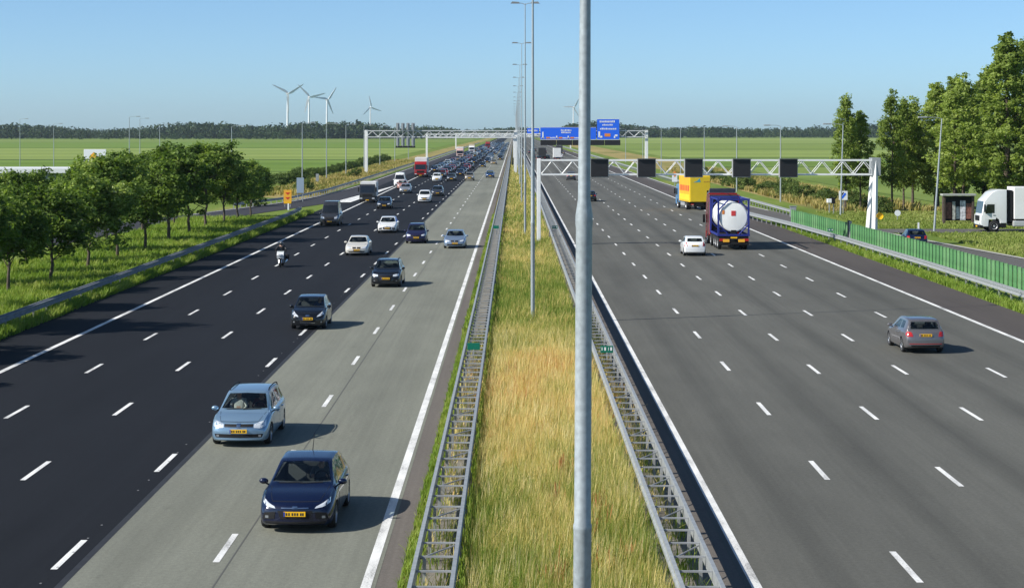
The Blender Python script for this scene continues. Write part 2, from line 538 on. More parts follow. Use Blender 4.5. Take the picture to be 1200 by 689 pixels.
# white gore between the slip road and the lanes
sheet('gore_marking', [(-22.2,259),(-24.5,259),(-23.9,274),(-21.3,335),(-21.0,335),(-21.6,285)], .006, M_line, road_l)
ex = off(ent_c, -2.2); ex2 = off(ent_c, -2.4)
sel = [i for i, p in enumerate(ent_c) if p[1] > 225]
ribbon('edge_line', [ex[i] for i in sel], [ex2[i] for i in sel], .006, M_line, road_r)

# ------------------------------------------------------------------ crash barriers
PROF = [(0,.76),(.085,.755),(.085,.69),(.03,.655),(.03,.575),(.085,.54),(.085,.47),(0,.45)]
def beam(path, side, name='rail', parent=None, zoff=0.0, m=None):
    """steel beam along a path; side=+1 corrugation towards +x"""
    mb = MB(); n = len(PROF)
    v = []
    for i, (x, y) in enumerate(path):
        v += [(x + side*(px-.04), y, pz+zoff) for px, pz in PROF]
    f = []
    for i in range(len(path)-1):
        for k in range(n):
            k2 = (k+1) % n
            f.append((i*n+k, i*n+k2, (i+1)*n+k2, (i+1)*n+k))
    f.append(tuple(range(n))); f.append(tuple(range((len(path)-1)*n, len(path)*n)))
    mb.add(v, f)
    return mb.build(name, m or M_steel, parent)

M_steel_d = mat('weathered_steel', (.33,.34,.34), .6, .2, noise=.18, nscale=4)
def ladder_barrier(xl, xr, label):
    root = tag(empty('crash_barrier', ((xl+xr)/2, 30, 0)), label, 'crash barrier', 'crash barriers beside the median')
    cx = (xl+xr)/2
    def ys(a, b, s=40):
        return [(0, y) for y in np.arange(a, b+.1, s)]
    for x, sd in ((xl, -1), (xr, 1)):
        beam([(x-cx, p[1]-30) for p in ys(-20, 2400, 60)], sd, 'rail', root)
    w = (xr-xl)-.10
    st = MB().box(-w/2, w/2, -.028, .028, .665, .70).mesh('cross_strut', M_steel_d)
    po = MB().box(-.035,.035,-.05,.05,-.03,.66).mesh('post', M_steel_d)
    dg = MB(); dg.tube([(-w/2+.02, .03, .64), (w/2-.02, 1.28, .64)], .018, 6); dgm = dg.mesh('diagonal_brace', M_steel_d)
    far = MB(); k = 0
    y = 24.0
    while y < 700:
        if y < 175:
            link('cross_strut', st, root, (0, y-30, 0))
            if k % 2 == 0: link('post', po, root, (w/2-.1 if xl > 0 else -w/2+.1, y-30, 0))
            if k % 3 == 0: link('diagonal_brace', dgm, root, (0, y-30, 0))
        else:
            far.box(-w/2, w/2, y-30-.035, y-30+.035, .665, .715)
            far.box(-.04,.04,y-30-.05,y-30+.05,-.03,.66)
        y += 1.333; k += 1
    tag(far.build('far_struts', M_steel, root), kind='stuff')
    return root
ladder_barrier(-2.03, -1.22, 'ladder-like steel crash barrier along the left edge of the grassy median')
ladder_barrier(3.27, 4.05, 'ladder-like steel crash barrier along the right edge of the grassy median')

def single_barrier(path, side, label, step=2.667, near=260, double=False, m=None):
    x0, y0 = path[0]
    root = tag(empty('crash_barrier', (x0, y0, 0)), label, 'crash barrier', 'roadside crash barriers')
    loc = [(x-x0, y-y0) for x, y in path]
    beam(loc, side, 'rail', root, m=m)
    if double: beam([(x - side*.22, y) for x, y in loc], -side, 'rail', root, zoff=.02, m=m)
    po = MB().box(-.05,.05,-.035,.035,-.06,.70).mesh('post', M_steel_d)
    far = MB(); d = 0.0
    P = [Vector(p) for p in loc]
    for a, b in zip(P[:-1], P[1:]):
        L = (b-a).length
        while d < L:
            q = a + (b-a)*(d/L)
            if q.y + y0 < near: link('post', po, root, (q.x - side*.12, q.y, 0))
            else: far.box(q.x-side*.12-.05, q.x-side*.12+.05, q.y-.035, q.y+.035, -.06, .7)
            d += step
        d -= L
    if far.v: tag(far.build('far_posts', M_steel_d, root), kind='stuff')
    return root
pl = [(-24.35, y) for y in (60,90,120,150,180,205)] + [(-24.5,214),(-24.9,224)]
single_barrier(pl, 1, 'steel crash barrier below the row of round trees on the left verge', double=True, m=mat('shaded_steel', (.20,.215,.24), .6, .2, noise=.25, nscale=2))  # shade of the rail's road-facing side painted into its dark blue-grey colour
pl2 = [(-34.5,236)] + [(-30.2,262),(-28.9,300),(-28.8,360),(-28.8,430),(-28.8,520),(-28.8,700),(-28.8,1000),(-28.8,1600)]
single_barrier(pl2, 1, 'crash barrier on the far left verge beyond the white chevron marking', near=240)
pr = [(27.95,60),(27.95,105),(27.9,130),(27.5,160),(26.8,185),(25.7,206),(25.4,216)]
single_barrier(pr, -1, 'pale double steel crash barrier in front of the green screen', double=True)
pr2 = [(33.5,180),(31.3,215),(31.0,255),(30.2,320),(29.8,420),(29.8,600),(29.8,900),(29.8,1600)]
pr2 = pr2[1:]
single_barrier(pr2, -1, 'steel crash barrier on the outer side of the right slip road', near=260)
bt = empty('barrier_post', (31.3,214.6,0)); tag(bt, 'thick grey end post where the outer slip road barrier starts', 'post')
MB().bbox(-.35,.35,-.12,.12,-.05,1.15,.03).build('post', M_steel, bt)
MB().bbox(-.42,.42,-.16,.16,1.15,1.22,.02).build('cap', M_steel, bt)

# hectometre plates on the barriers
M_hm = mat('green_plate', (.0,.15,.09), .4)
def hm_plate(x, y, label, marks):
    r = tag(empty('distance_plate', (x, y, 0)), label, 'plate', 'green distance plates on the barriers')
    MB().box(-.02,.02,-.02,.02,.6,.86).build('bracket', M_steel, r)
    MB().bbox(-.25,.25,-.012,.012,.84,1.12,.01).build('plate', M_hm, r)
    if marks:
        mb = MB()
        for k, (a, b) in enumerate([(-.22,-.16),(-.12,-.02),(.04,.09),(.12,.22)]):
            mb.box(a+.015,b-.015,-.018,-.013,.93,1.06)
        mb.build('marking', M_white, r)
hm_plate(-1.62, 76.5, 'green distance plate on the left median barrier nearest the camera', False)
hm_plate(3.66, 75.5, 'green distance plate on the right median barrier nearest the camera', True)
hm_plate(-1.62, 172, 'green distance plate on the left median barrier, further off', False)
hm_plate(3.66, 172, 'green distance plate on the right median barrier by the gantry post', True)
hm_plate(27.6, 167, 'small green distance plate on the barrier before the green screen', True)

# ------------------------------------------------------------------ green screen of upright panels
M_green = mat('green_screen_panel', (.075,.22,.075), .55, noise=.3, nscale=1.5)
M_green2 = mat('green_screen_panel_faded', (.11,.26,.10), .6, noise=.3, nscale=1.5)
fs = tag(empty('screen_fence', (29.0, 92, 0)), 'long green screen of upright corrugated panels behind the right crash barrier', 'fence')
def fence_x(y): return np.interp(y, [60,105,130,160,185,195], [29.1,29.1,29.05,28.65,28.0,27.6])
pan = MB()
prof = [(-.48,-.05),(-.30,-.05),(-.18,.05),(.06,.05),(.18,-.05),(.34,-.05),(.46,.05),(.50,.05)]
v = [(dx, dy, z) for z in (.32, 1.78) for dy, dx in prof]; n = len(prof)
pan.add(v, [(i, i+1, n+i+1, n+i) for i in range(n-1)])
v2 = [(dx+.015, dy, z) for z in (.32, 1.78) for dy, dx in prof]
pan.add(v2, [(i+1, i, n+i, n+i+1) for i in range(n-1)])
pan.add([(dx, dy, 1.78) for dy, dx in prof]+[(dx+.015, dy, 1.78) for dy, dx in prof], [(i, i+1, n+i+1, n+i) for i in range(n-1)])
pm1 = pan.mesh('panel', M_green); pm2 = pm1.copy(); pm2.materials[0] = M_green2
fp = MB().box(-.06,.06,-.04,.04,-.05,1.74).mesh('post', mat('green_post', (.03,.12,.05), .5))
y = 92.0; k = 0
while y < 192:
    x = float(fence_x(y)); a = math.atan2(float(fence_x(y+.5))-float(fence_x(y-.5)), 1.0)
    if not (162.2 < y < 163.8):
        o = link('panel', pm1 if random.random() < .6 else pm2, fs, (x-29.0, y-92, random.uniform(-.02,.02)), (0,0,-a))
    if k % 3 == 0: link('post', fp, fs, (x-29.0+.11, y-92+.5, 0), (0,0,-a))
    y += 1.0; k += 1
gp = tag(empty('gate_post', (28.6, 163, 0)), 'black upright post in the gap of the green screen', 'post')
MB().bbox(-.1,.1,-.45,-.2,-.05,1.95,.02).build('post', M_steel_d, gp)
MB().bbox(-.12,.12,-.1,.5,-.05,1.98,.02).build('panel', M_black, gp)

# ------------------------------------------------------------------ tall double-armed lamps in the median
def tall_lamp(x, y, label, detail=True):
    r = tag(empty('street_lamp', (x, y, 0)), label, 'street lamp', 'tall double-armed lamps along the median')
    p = MB()
    p.lathe([(-.1,.16),(.02,.16),(.03,.10),(4.98,.103),(5.0,.108),(5.04,.108),(5.07,.097),(8.45,.094),(8.50,.100),(8.60,.099),(8.78,.072),(11,.063),(21,.036),(21.0,.0)], 'z', 20)
    p.build('pole', M_pole, r, smooth=40)
    if y < 30: r.rotation_euler = (0, R(.3), 0)
    for s in (-1, 1):
        a = MB(); a.tube([(0,0,20.9),(s*.25,0,21.02),(s*.55,0,21.05)], .03, 8); a.build('arm', M_pole, r, smooth=40)
        h = MB()
        h.add([(s*.5,-.14,21.0),(s*1.3,-.17,21.0),(s*1.3,.17,21.0),(s*.5,.14,21.0),(s*.55,-.09,21.14),(s*1.15,-.11,21.17),(s*1.15,.11,21.17),(s*.55,.09,21.14)],
              [(0,1,2,3),(4,5,6,7),(0,1,5,4),(1,2,6,5),(2,3,7,6),(3,0,4,7)])
        h.build('lamp_head', mat('lamp_housing', (.16,.17,.18), .5), r)
    return r
names = ['tall grey lamp pole in the middle of the foreground', 'second tall lamp pole from the camera, standing in the median grass',
         'third tall lamp pole in the median, arms near the picture top', 'fourth tall median lamp pole from the camera', 'fifth tall median lamp pole from the camera',
         'sixth tall median lamp pole from the camera', 'seventh tall median lamp pole from the camera', 'eighth tall median lamp pole from the camera']
for (x, y), lb in zip([(.76,22.0),(.93,95.5),(.98,171),(.98,248),(.98,328),(.98,406),(.98,482),(.98,560)], names):
    tall_lamp(x, y, lb)
for k in range(10):
    tall_lamp(.98, 638+78*k, 'tiny distant lamp pole in the median row beyond the blue signs')

def road_lamp(x, y, h, side, label, lean=0.0, group='single-armed lamps beside the slip roads'):
    r = tag(empty('street_lamp', (x, y, 0)), label, 'street lamp', group)
    p = MB(); p.tube([(0,0,-.1),(lean*.5,0,h*.5),(lean,0,h)], [.11,.09,.055], 10); p.build('pole', M_pole, r, smooth=40)
    a = MB(); a.tube([(lean,0,h-.02),(lean+side*.5,0,h+.12),(lean+side*1.5,0,h+.14)], .035, 6); a.build('arm', M_pole, r, smooth=40)
    q = MB(); q.bbox(min(lean+side*1.4,lean+side*2.3), max(lean+side*1.4,lean+side*2.3), -.15,.15,h+.06,h+.22,.05); q.build('lamp_head', M_steel, r)
    return r
road_lamp(40.4, 184, 10.8, -1, 'leaning lamp post on the verge left of the white lorry', .75)
road_lamp(37.2, 218, 10.3, -1, 'slim lamp post in front of the first poplar pair', .3)
for i, (x, y) in enumerate([(36.5,262),(35.5,305),(35,352),(35,402),(35,455),(35,520),(35,600)]):
    road_lamp(x, y, 10.3, -1, ['slim lamp post right of the yellow lorry, nearest of the far right row','second slim lamp post of the far right row','third slim lamp post of the far right row','fourth slim lamp post of the far right row','fifth slim lamp post of the far right row','sixth slim lamp post of the far right row','last slim lamp post of the far right row'][i])
for i, (x, y) in enumerate([(-37,334),(-36.5,372),(-36.5,415),(-36.5,465),(-36.5,520),(-36.5,585),(-36.5,660)]):
    road_lamp(x, y, 11, 1, ['slim lamp post beyond the orange sign, nearest of the left verge row','second slim lamp post of the left verge row','third slim lamp post of the left verge row','fourth slim lamp post of the left verge row','fifth slim lamp post of the left verge row','sixth slim lamp post of the left verge row','last slim lamp post of the left verge row'][i])
for x, y, h, lb in [(-137,530,13,'white lamp post at the far left edge of the fields'),(-118,490,11.5,'dark lamp post next to the far left white one'),
                    (-92,470,12.7,'white-armed lamp post in front of the left wood'),(-80.5,400,12.6,'lamp post rising behind the round trees, white arm'),(-76,410,11,'shorter lamp post rising behind the round trees'),(-52,352,10.5,'lamp post behind the rightmost round trees')]:
    road_lamp(x, y, h, 1, lb, group='lamps of the service area on the left')

# ------------------------------------------------------------------ gantries
def truss(root, x0, x1, z0, z1, depth, bay, m, rad=.09, dia=.055, each=True):
    for z in (z0, z1):
        for dy in (0, depth):
            MB().box(x0, x1, dy-rad, dy+rad, z-rad, z+rad).build('chord', m, root)
    nb = max(2, int(round((x1-x0)/bay))); b = (x1-x0)/nb
    up = MB(); up.tube([(0,0,z0+rad),(b/2,0,z1-rad)], dia, 6); um = up.mesh('diagonal', m)
    dn = MB(); dn.tube([(0,0,z1-rad),(b/2,0,z0+rad)], dia, 6); dm = dn.mesh('diagonal', m)
    cr = MB(); cr.tube([(0,rad,z1),(0,depth-rad,z1)], dia, 6); cm = cr.mesh('cross_tie', m)
    for i in range(nb):
        for dy in (0, depth):
            link('diagonal', um, root, (x0+i*b, dy, 0)); link('diagonal', dm, root, (x0+i*b+b/2, dy, 0))
        link('cross_tie', cm, root, (x0+i*b, 0, 0))

M_gan = mat('gantry_grey', (.58,.60,.61), .5, noise=.08, nscale=1)
g1 = tag(empty('gantry', (2.2, 161, 0)), 'white lattice gantry over the right carriageway carrying five black matrix signs', 'gantry')
truss(g1, .1, 28.2, 5.95, 7.15, 1.1, 1.75, M_white, .066, .032)
MB().bbox(-.28,.05,.2,.9,-.1,7.3,.03).build('column', M_white, g1)
for s in (0, 1):
    c = MB(); c.tube([(28.25, .1+s*.9, 7.2),(28.0-.15*s, -.6+2.2*s, .3)], [.2,.26], 4); c.build('column', M_white, g1)
MB().bbox(27.9,28.65,-.1,1.3,5.85,7.35,.03).build('end_frame', M_steel, g1)
MB().bbox(27.6,28.6,-1.0,2.0,-.1,.5,.04).build('footing', M_conc, g1)
yb = MB(); yb.lathe([(0,.28),(.1,.28),(.1,.0)], 'y', 14, (28.45,-.75,2.5)); yb.build('marker', mat('yellow_marker', (.85,.55,.02), .5), g1)
for i, X in enumerate([7.15,11.1,15.05,19.07,23.0]):
    s = tag(empty('matrix_sign', (X, 160.55, 0)), ['black unlit matrix sign behind the foreground pole, leftmost on the gantry','second black unlit matrix sign from the left on the white gantry','middle black unlit matrix sign, above the yellow lorry','fourth black unlit matrix sign from the left on the gantry','rightmost black unlit matrix sign on the white gantry'][i], 'matrix sign', 'black matrix signs on the near gantry')
    MB().bbox(-.78,.78,-.25,.25,5.72,7.28,.05).build('housing', mat('sign_housing', (.30,.31,.31), .5), s)
    MB().box(-.72,.72,-.29,-.255,5.79,7.21).build('screen', M_black, s)
    MB().box(-.8,.8,-.5,-.25,7.285,7.31).build('visor', M_black, s)
    MB().box(-.55,-.45,.25,.48,6.0,7.1).box(.45,.55,.25,.48,6.0,7.1).build('bracket', M_steel, s)

g2 = tag(empty('gantry', (0.3, 430, 0)), 'long grey-white lattice gantry spanning both carriageways with the blue signs', 'gantry')
truss(g2, -33.5, -.2, 8.35, 9.75, 1.4, 2.6, M_gan, .10, .06)
truss(g2, .2, 29.4, 8.35, 9.75, 1.4, 2.6, M_gan, .10, .06)
for x in (-33.6, 0, 29.5):
    MB().bbox(x-.35,x+.35,.3,1.1,-.4,9.9,.04).build('column', M_white, g2)
for yy, x0, x1, lb in [(700,-32,0,'second distant gantry over the left carriageway'),(760,2,30,'second distant gantry over the right carriageway'),(1050,-32,31,'farthest gantry over both carriageways')]:
    g = tag(empty('gantry', (0, yy, 0)), lb, 'gantry')
    truss(g, x0, x1, 7.4, 8.6, 1.4, 4.0, M_white, .16, .09)
    for x in (x0, x1): MB().bbox(x-.35,x+.35,.3,1.1,-.3,8.8,.04).build('column', M_white, g)

M_sblue = mat('sign_blue', (.018,.14,.82), .45)
M_sw = mat('sign_white', (.8,.82,.84), .5)
M_sor = mat('sign_orange', (.75,.25,.05), .5)
def blue_sign(name, x0, x1, z0, z1, label, marks):
    r = tag(empty(name, ((x0+x1)/2, 429.2, 0)), label, 'road sign', 'blue direction signs on the far gantry')
    w = (x1-x0)/2
    MB().box(-w,w,0,.12,z0,z1).build('panel', M_sblue, r)
    b = MB()
    for a, c, zz0, zz1 in ((-w,w,z1-.06,z1),(-w,w,z0,z0+.06)): b.box(a,c,-.02,-.004,zz0,zz1)
    b.build('border', M_sw, r)
    mw = MB(); mo = MB()
    for kind, a, c, d, e in marks:
        (mo if kind == 'o' else mw).box(a-(x0+x1)/2, c-(x0+x1)/2, -.03, -.004, d, e)
    if mw.v: mw.build('lettering', M_sw, r)
    if mo.v: mo.build('route_number', M_sor, r)
    return r
def txt(x0, x1, z, h):
    out = []; x = x0
    while x < x1-.1:
        w = random.uniform(.12,.3); out.append(('w', x, min(x+w, x1), z, z+h*random.uniform(.7,1.0))); x += w + .1
    return out
blue_sign('direction_sign', 2.9, 5.6, 9.1, 10.4, 'small blue direction sign left end of the far gantry, over the median', txt(3.2,5.2,9.6,.4))
mk = txt(10.5,12.9,9.7,.35) + txt(10.6,12.7,9.2,.35)
for x in (6.3, 9.4, 12.0): mk += [('w', x, x+.3, 8.0, 9.5 if x < 7 else 8.6), ('w', x-.15, x+.45, 8.0, 8.2)]
for x in (7.2, 10.0, 12.6): mk += [('o', x, x+.8, 8.0, 8.35)] + txt(x+.9, x+1.9, 8.0, .35)
blue_sign('direction_sign', 5.9, 18.4, 7.75, 10.55, 'long blue direction sign with lane arrows on the far gantry', mk)
mk = txt(19.2,22.6,11.6,.45)+txt(19.8,22.2,10.9,.35)+txt(19.3,23.0,10.0,.4)+[('o',20.3,21.6,8.45,9.15)]
mk += [('w',18.9,19.3,8.3,9.6),('w',19.2,19.8,8.2,8.6),('w',22.6,23.2,8.5,8.9),('w',22.4,22.7,8.1,8.6)]
blue_sign('direction_sign', 18.6, 23.6, 7.75, 12.4, 'tall blue direction sign with orange route number, right end of the far gantry', mk)
r = tag(empty('matrix_sign', (14.75, 428.7, 0)), 'long black row of matrix signs below the blue signs', 'matrix sign')
for k in range(5):
    x = -8.85+k*3.6
    MB().bbox(x,x+3.52,0,.4,6.5,7.68,.04).build('housing', M_black, r)
r = tag(empty('sign_back', (-24.4, 429.3, 0)), 'grey back of a direction sign with four uprights on the far left gantry', 'road sign')
for k in range(4):
    x = -2.1+k*1.15
    MB().bbox(x,x+.75,0,.25,9.95,11.5,.03).build('panel', mat('sign_back_grey', (.30,.32,.33), .5), r)
    MB().bbox(x,x+.75,0,.25,6.4,8.2,.03).build('panel', _mats['sign_back_grey'], r)
    MB().box(x+.3,x+.45,-.12,-.02,6.2,11.4).build('upright', M_steel, r)
MB().bbox(-2.2,2.2,-.05,.3,5.95,6.35,.03).build('base_box', M_black, r)

# ------------------------------------------------------------------ small signs
def plate_sign(name, x, y, w, h, zc, m, label, cat='road sign', marks=None, posts=1, round_=False, pm=None):
    r = tag(empty(name, (x, y, 0)), label, cat)
    for k in range(posts):
        px = 0 if posts == 1 else (-w*.35 + k*w*.7)
        p = MB(); p.tube([(px,.06,-.1),(px,.06,zc+h*.45)], .045, 8); p.build('post', pm or M_steel, r, smooth=40)
    if round_:
        q = MB(); q.lathe([(0,0.001),(0,w/2),(.03,w/2),(.03,.001)], 'y', 22, (0,-.03,zc)); q.build('plate', m, r)
    else:
        MB().bbox(-w/2,w/2,-.03,.02,zc-h/2,zc+h/2,.012).build('plate', m, r)
    for (mm, poly) in (marks or []):
        mb = MB(); mb.prism([(a, zc+b) for a, b in poly], -.045, -.032, 'y'); mb.build('marking', mm, r)
    return r
M_so = mat('orange_board', (.85,.42,.03), .5); M_red = mat('sign_red', (.62,.05,.02), .5)
arrow = lambda cx, cz, s: [(cx-s,cz+s*.35),(cx+s,cz+s*.35),(cx+s*.2,cz-s*.5),(cx-s*.2,cz-s*.5)]
plate_sign('warning_board', -28.9, 244, 1.0, 1.75, 1.25, M_so, 'orange board with two red arrows at the exit', marks=[(M_red, arrow(0,.45,.33)), (M_red, arrow(0,-.15,.33)), (M_yel, [(-.45,-.85),(.45,-.85),(.45,-.6),(-.45,-.6)])], posts=2)
plate_sign('sign_back', -29.3, 262, 1.0, 2.1, 2.2, mat('blue_grey_sign', (.28,.36,.44), .45), 'pale blue-grey sign panel behind the orange board', posts=2)
plate_sign('sign_back', -35.5, 345, .55, 1.5, 1.2, M_steel, 'small grey sign panel on the straw verge')
plate_sign('parking_sign', 38.2, 222, 1.0, 1.05, 2.15, M_sw, 'white square sign with dark diagonal symbol between the poplar trunks', marks=[(M_sblue, [(-.32,-.3),(-.1,-.38),(.34,.16),(.2,.34)]), (M_trim, [(-.35,.0),(-.2,-.05),(.1,.36),(-.02,.4)])])
plate_sign('round_sign', 41.3, 206, .65, .65, .8, M_sw, 'round white sign back low on the grass by the slip road', round_=True)
plate_sign('marker_post', 38.9, 184, .16, .75, .45, M_sw, 'short white marker post beside the slip road')
plate_sign('marker_post', -27.4, 232, .18, .8, .45, M_sw, 'short white marker post at the left exit gore')
ob = plate_sign('exit_marker', 27.7, 330, .9, 1.2, 1.5, M_sw, 'white exit marker with orange diamond beyond the matrix signs', marks=[(M_sor, [(0,.2),(.42,.75),(0,1.3),(-.42,.75)])])
plate_sign('marker_post', 41.5, 140, .9, .25, .55, M_trim, 'low dark angled marker on the grass right of the green screen')

# small dark machine cabinet and information board right of the road
c = tag(empty('cabinet', (37.0, 222.5, 0)), 'dark and white roadside cabinet left of the first poplars', 'cabinet')
MB().bbox(-.6,-.1,-.3,.3,1.3,1.75,.03).build('cabinet_box', M_sw, c)
MB().bbox(-.1,.3,-.3,.3,1.2,1.9,.03).build('control_box', M_trim, c)
MB().box(-.4,-.3,-.05,.05,-.1,1.4).box(.1,.2,-.05,.05,-.1,1.3).build('legs', M_steel, c)

k = tag(empty('information_shelter', (46.2, 199, 0)), 'dark wooden information shelter with poster panels, left of the white lorry', 'shelter')
M_wood = mat('dark_wood', (.07,.05,.04), .8, noise=.3, nscale=5)
for x in (-1.5, 1.5):
    MB().bbox(x-.12,x+.12,-.3,.3,-.1,3.05,.02).build('post', M_wood, k)
MB().bbox(-1.75,1.75,-.6,.6,2.9,3.1,.03).build('roof', mat('shelter_roof', (.35,.36,.33), .7), k)
MB().box(-1.45,1.45,.05,.15,.3,2.85).build('back_panel', M_trim, k)
for x0, x1, z0, z1, cc in [(-1.3,-.7,.5,2.2,(.16,.06,.05)),(-.6,-.3,.4,2.3,(.35,.36,.34)),(-.2,.15,.5,1.8,(.10,.14,.17)),(.2,.75,.35,2.4,(.55,.55,.6)),(.5,.8,1.5,2.3,(.12,.17,.25)),(.85,1.35,.5,2.1,(.22,.09,.07))]:
    MB().box(x0,x1,-.01-.02*random.random(),.045,z0,z1).build('poster', mat('poster_%d_%d' % (x0*100, z0*100), cc, .6, noise=.6, nscale=4), k)
# ------------------------------------------------------------------ vehicles
def pchip(pts):
    """monotone cubic through (x, y) control points"""
    X = np.array([p[0] for p in pts], float); Y = np.array([p[1] for p in pts], float)
    h = np.diff(X); d = np.diff(Y)/h; n = len(X); m = np.zeros(n)
    for i in range(1, n-1):
        if d[i-1]*d[i] > 0:
            w1 = 2*h[i]+h[i-1]; w2 = h[i]+2*h[i-1]
            m[i] = (w1+w2)/(w1/d[i-1]+w2/d[i])
    m[0], m[-1] = d[0], d[-1]
    def f(x):
        x = min(max(x, X[0]), X[-1]); i = int(min(max(np.searchsorted(X, x)-1, 0), n-2))
        t = (x-X[i])/h[i]
        return float((2*t**3-3*t*t+1)*Y[i]+(t**3-2*t*t+t)*h[i]*m[i]+(-2*t**3+3*t*t)*Y[i+1]+(t**3-t*t)*h[i]*m[i+1])
    return f

def patch(bvh, lower, upper, axis, side=1, nu=8, nv=5, offd=.006, skirt=.03, shrink=0.0):
    """projects a four-sided outline on the car body; axis 'f' front (x,z), 'r' rear (x,z), 's' side (y,z).
    returns grid of points and the inward direction"""
    d = {'f': Vector((0,1,0)), 'r': Vector((0,-1,0)), 's': Vector((-side,0,0))}[axis]
    def poly(pts, t):
        seg = [math.dist(pts[i], pts[i+1]) for i in range(len(pts)-1)]; T = sum(seg)*t
        for i, s in enumerate(seg):
            if T <= s or i == len(seg)-1:
                k = T/s if s else 0
                return (pts[i][0]+(pts[i+1][0]-pts[i][0])*k, pts[i][1]+(pts[i+1][1]-pts[i][1])*k)
            T -= s
    if shrink:
        allp = lower+upper
        cx = sum(p[0] for p in allp)/len(allp); cy = sum(p[1] for p in allp)/len(allp)
        wx = max(abs(p[0]-cx) for p in allp); wy = max(abs(p[1]-cy) for p in allp)
        sc = lambda p: (cx+(p[0]-cx)*(1-shrink/wx), cy+(p[1]-cy)*(1-shrink/wy))
        lower = [sc(p) for p in lower]; upper = [sc(p) for p in upper]
    grid = []
    for j in range(nv+1):
        row = []
        for i in range(nu+1):
            a = poly(lower, i/nu); b = poly(upper, i/nu)
            p = (a[0]+(b[0]-a[0])*j/nv, a[1]+(b[1]-a[1])*j/nv)
            hit = None; u, w = p
            for _ in range(14):
                o = {'f': Vector((u,-4,w)), 'r': Vector((u,20,w)), 's': Vector((side*4,u,w))}[axis]
                hit = bvh.ray_cast(o, d)[0]
                if hit is not None: break
                if axis in 'fr': u *= .97
                else: w -= .02
            if hit is None: hit = row[-1] if row else Vector((0,0,0))
            row.append(hit.copy())
        grid.append(row)
    return grid, d

def patch_mesh(name, g, offd, m, back=.03, mb=None):
    grid, d = g
    mb = mb or MB()
    nv = len(grid); nu = len(grid[0])
    front = [p - d*offd for row in grid for p in row]
    bk = [p + d*back for row in grid for p in row]
    n = nv*nu
    f = []
    for j in range(nv-1):
        for i in range(nu-1):
            a = j*nu+i
            f.append((a, a+1, a+nu+1, a+nu))
            f.append((n+a, n+a+nu, n+a+nu+1, n+a+1))
    edge = [i for i in range(nu)] + [j*nu+nu-1 for j in range(1, nv)] + [(nv-1)*nu+i for i in range(nu-2, -1, -1)] + [j*nu for j in range(nv-2, 0, -1)]
    for k in range(len(edge)):
        a, b = edge[k], edge[(k+1) % len(edge)]
        f.append((b, a, n+a, n+b))
    mb.add(front+bk, f)
    return mb if m is None else mb.mesh(name, m, 50)

class Kit:
    def __init__(s): s.p = []
    def add(s, name, mesh, parent=None, painted=False, loc=None, rot=None, near=False):
        s.p.append((name, mesh, parent, painted, loc, rot, near)); return len(s.p)-1
    def place(s, name, loc, rz, pm, label, cat, group=None, far=False, scale=1.0):
        root = empty(name, loc, rz); root.scale = (scale,)*3
        tag(root, label, cat, group)
        made = {}
        for i, (nm, me, par, pt, lc, rt, near) in enumerate(s.p):
            if far and near: continue
            if par is not None and par not in made: continue
            o = link(nm, me, root if par is None else made[par], lc, rt)
            if pt:
                o.material_slots[0].link = 'OBJECT'; o.material_slots[0].material = pm
            if nm in ('characters', 'lettering', 'red_lettering', 'wiper', 'bonnet_gap'): o['kind'] = 'stuff'
            made[i] = o
        return root

M_paintslot = paint('default', (.4,.4,.4))
def tmp_obj(me):
    o = bpy.data.objects.new('tmp', me); col.objects.link(o); return o
def boolean(me, cutters):
    o = tmp_obj(me); cs = []
    for c in cutters:
        co = tmp_obj(c); cs.append(co)
        md = o.modifiers.new('b', 'BOOLEAN'); md.operation = 'DIFFERENCE'; md.object = co; md.solver = 'EXACT'
    dg = bpy.context.evaluated_depsgraph_get()
    res = bpy.data.meshes.new_from_object(o.evaluated_get(dg))
    for x in [o]+cs: bpy.data.objects.remove(x)
    return res

def wheel_meshes(r, w, spokes=5):
    t = MB(); hw = w/2
    t.lathe([(-hw+.02,r*.66),(-hw,r*.72),(-hw,r*.9),(-hw+.03,r*.985),(-hw*.4,r),(hw*.4,r),(hw-.03,r*.985),(hw,r*.9),(hw,r*.72),(hw-.02,r*.66)], 'x', 22)
    tyre = t.mesh('wheel', M_rubber, 40)
    q = MB()
    q.lathe([(hw-.015,r*.68),(hw-.02,r*.62),(hw-.07,r*.58),(hw-.10,r*.3),(hw-.10,.001)], 'x', 22, mi=1)
    q.lathe([(-hw+.01,r*.67),(-hw+.03,.001)], 'x', 22, mi=1)
    q.lathe([(hw-.012,r*.70),(hw-.004,r*.69),(hw-.006,r*.62),(hw-.03,r*.60)], 'x', 22)
    for k in range(spokes):
        a = 2*math.pi*k/spokes
        ca, sa = math.cos(a), math.sin(a)
        L = r*.64; b = r*.10
        pts = [(0, -b*1.2), (L, -b*.8), (L, b*.8), (0, b*1.2)]
        v = [(hw-.02, u*ca-t_*sa, u*sa+t_*ca) for u, t_ in pts] + [(hw-.06, u*ca-t_*sa, u*sa+t_*ca) for u, t_ in pts]
        q.add(v, [(0,1,2,3),(0,4,5,1),(1,5,6,2),(2,6,7,3),(3,7,4,0)])
    q.lathe([(hw-.014,.001),(hw-.014,r*.16),(hw-.04,r*.18)], 'x', 12)
    rim = q.mesh('rim', [M_rim, M_trim], 35)
    return tyre, rim

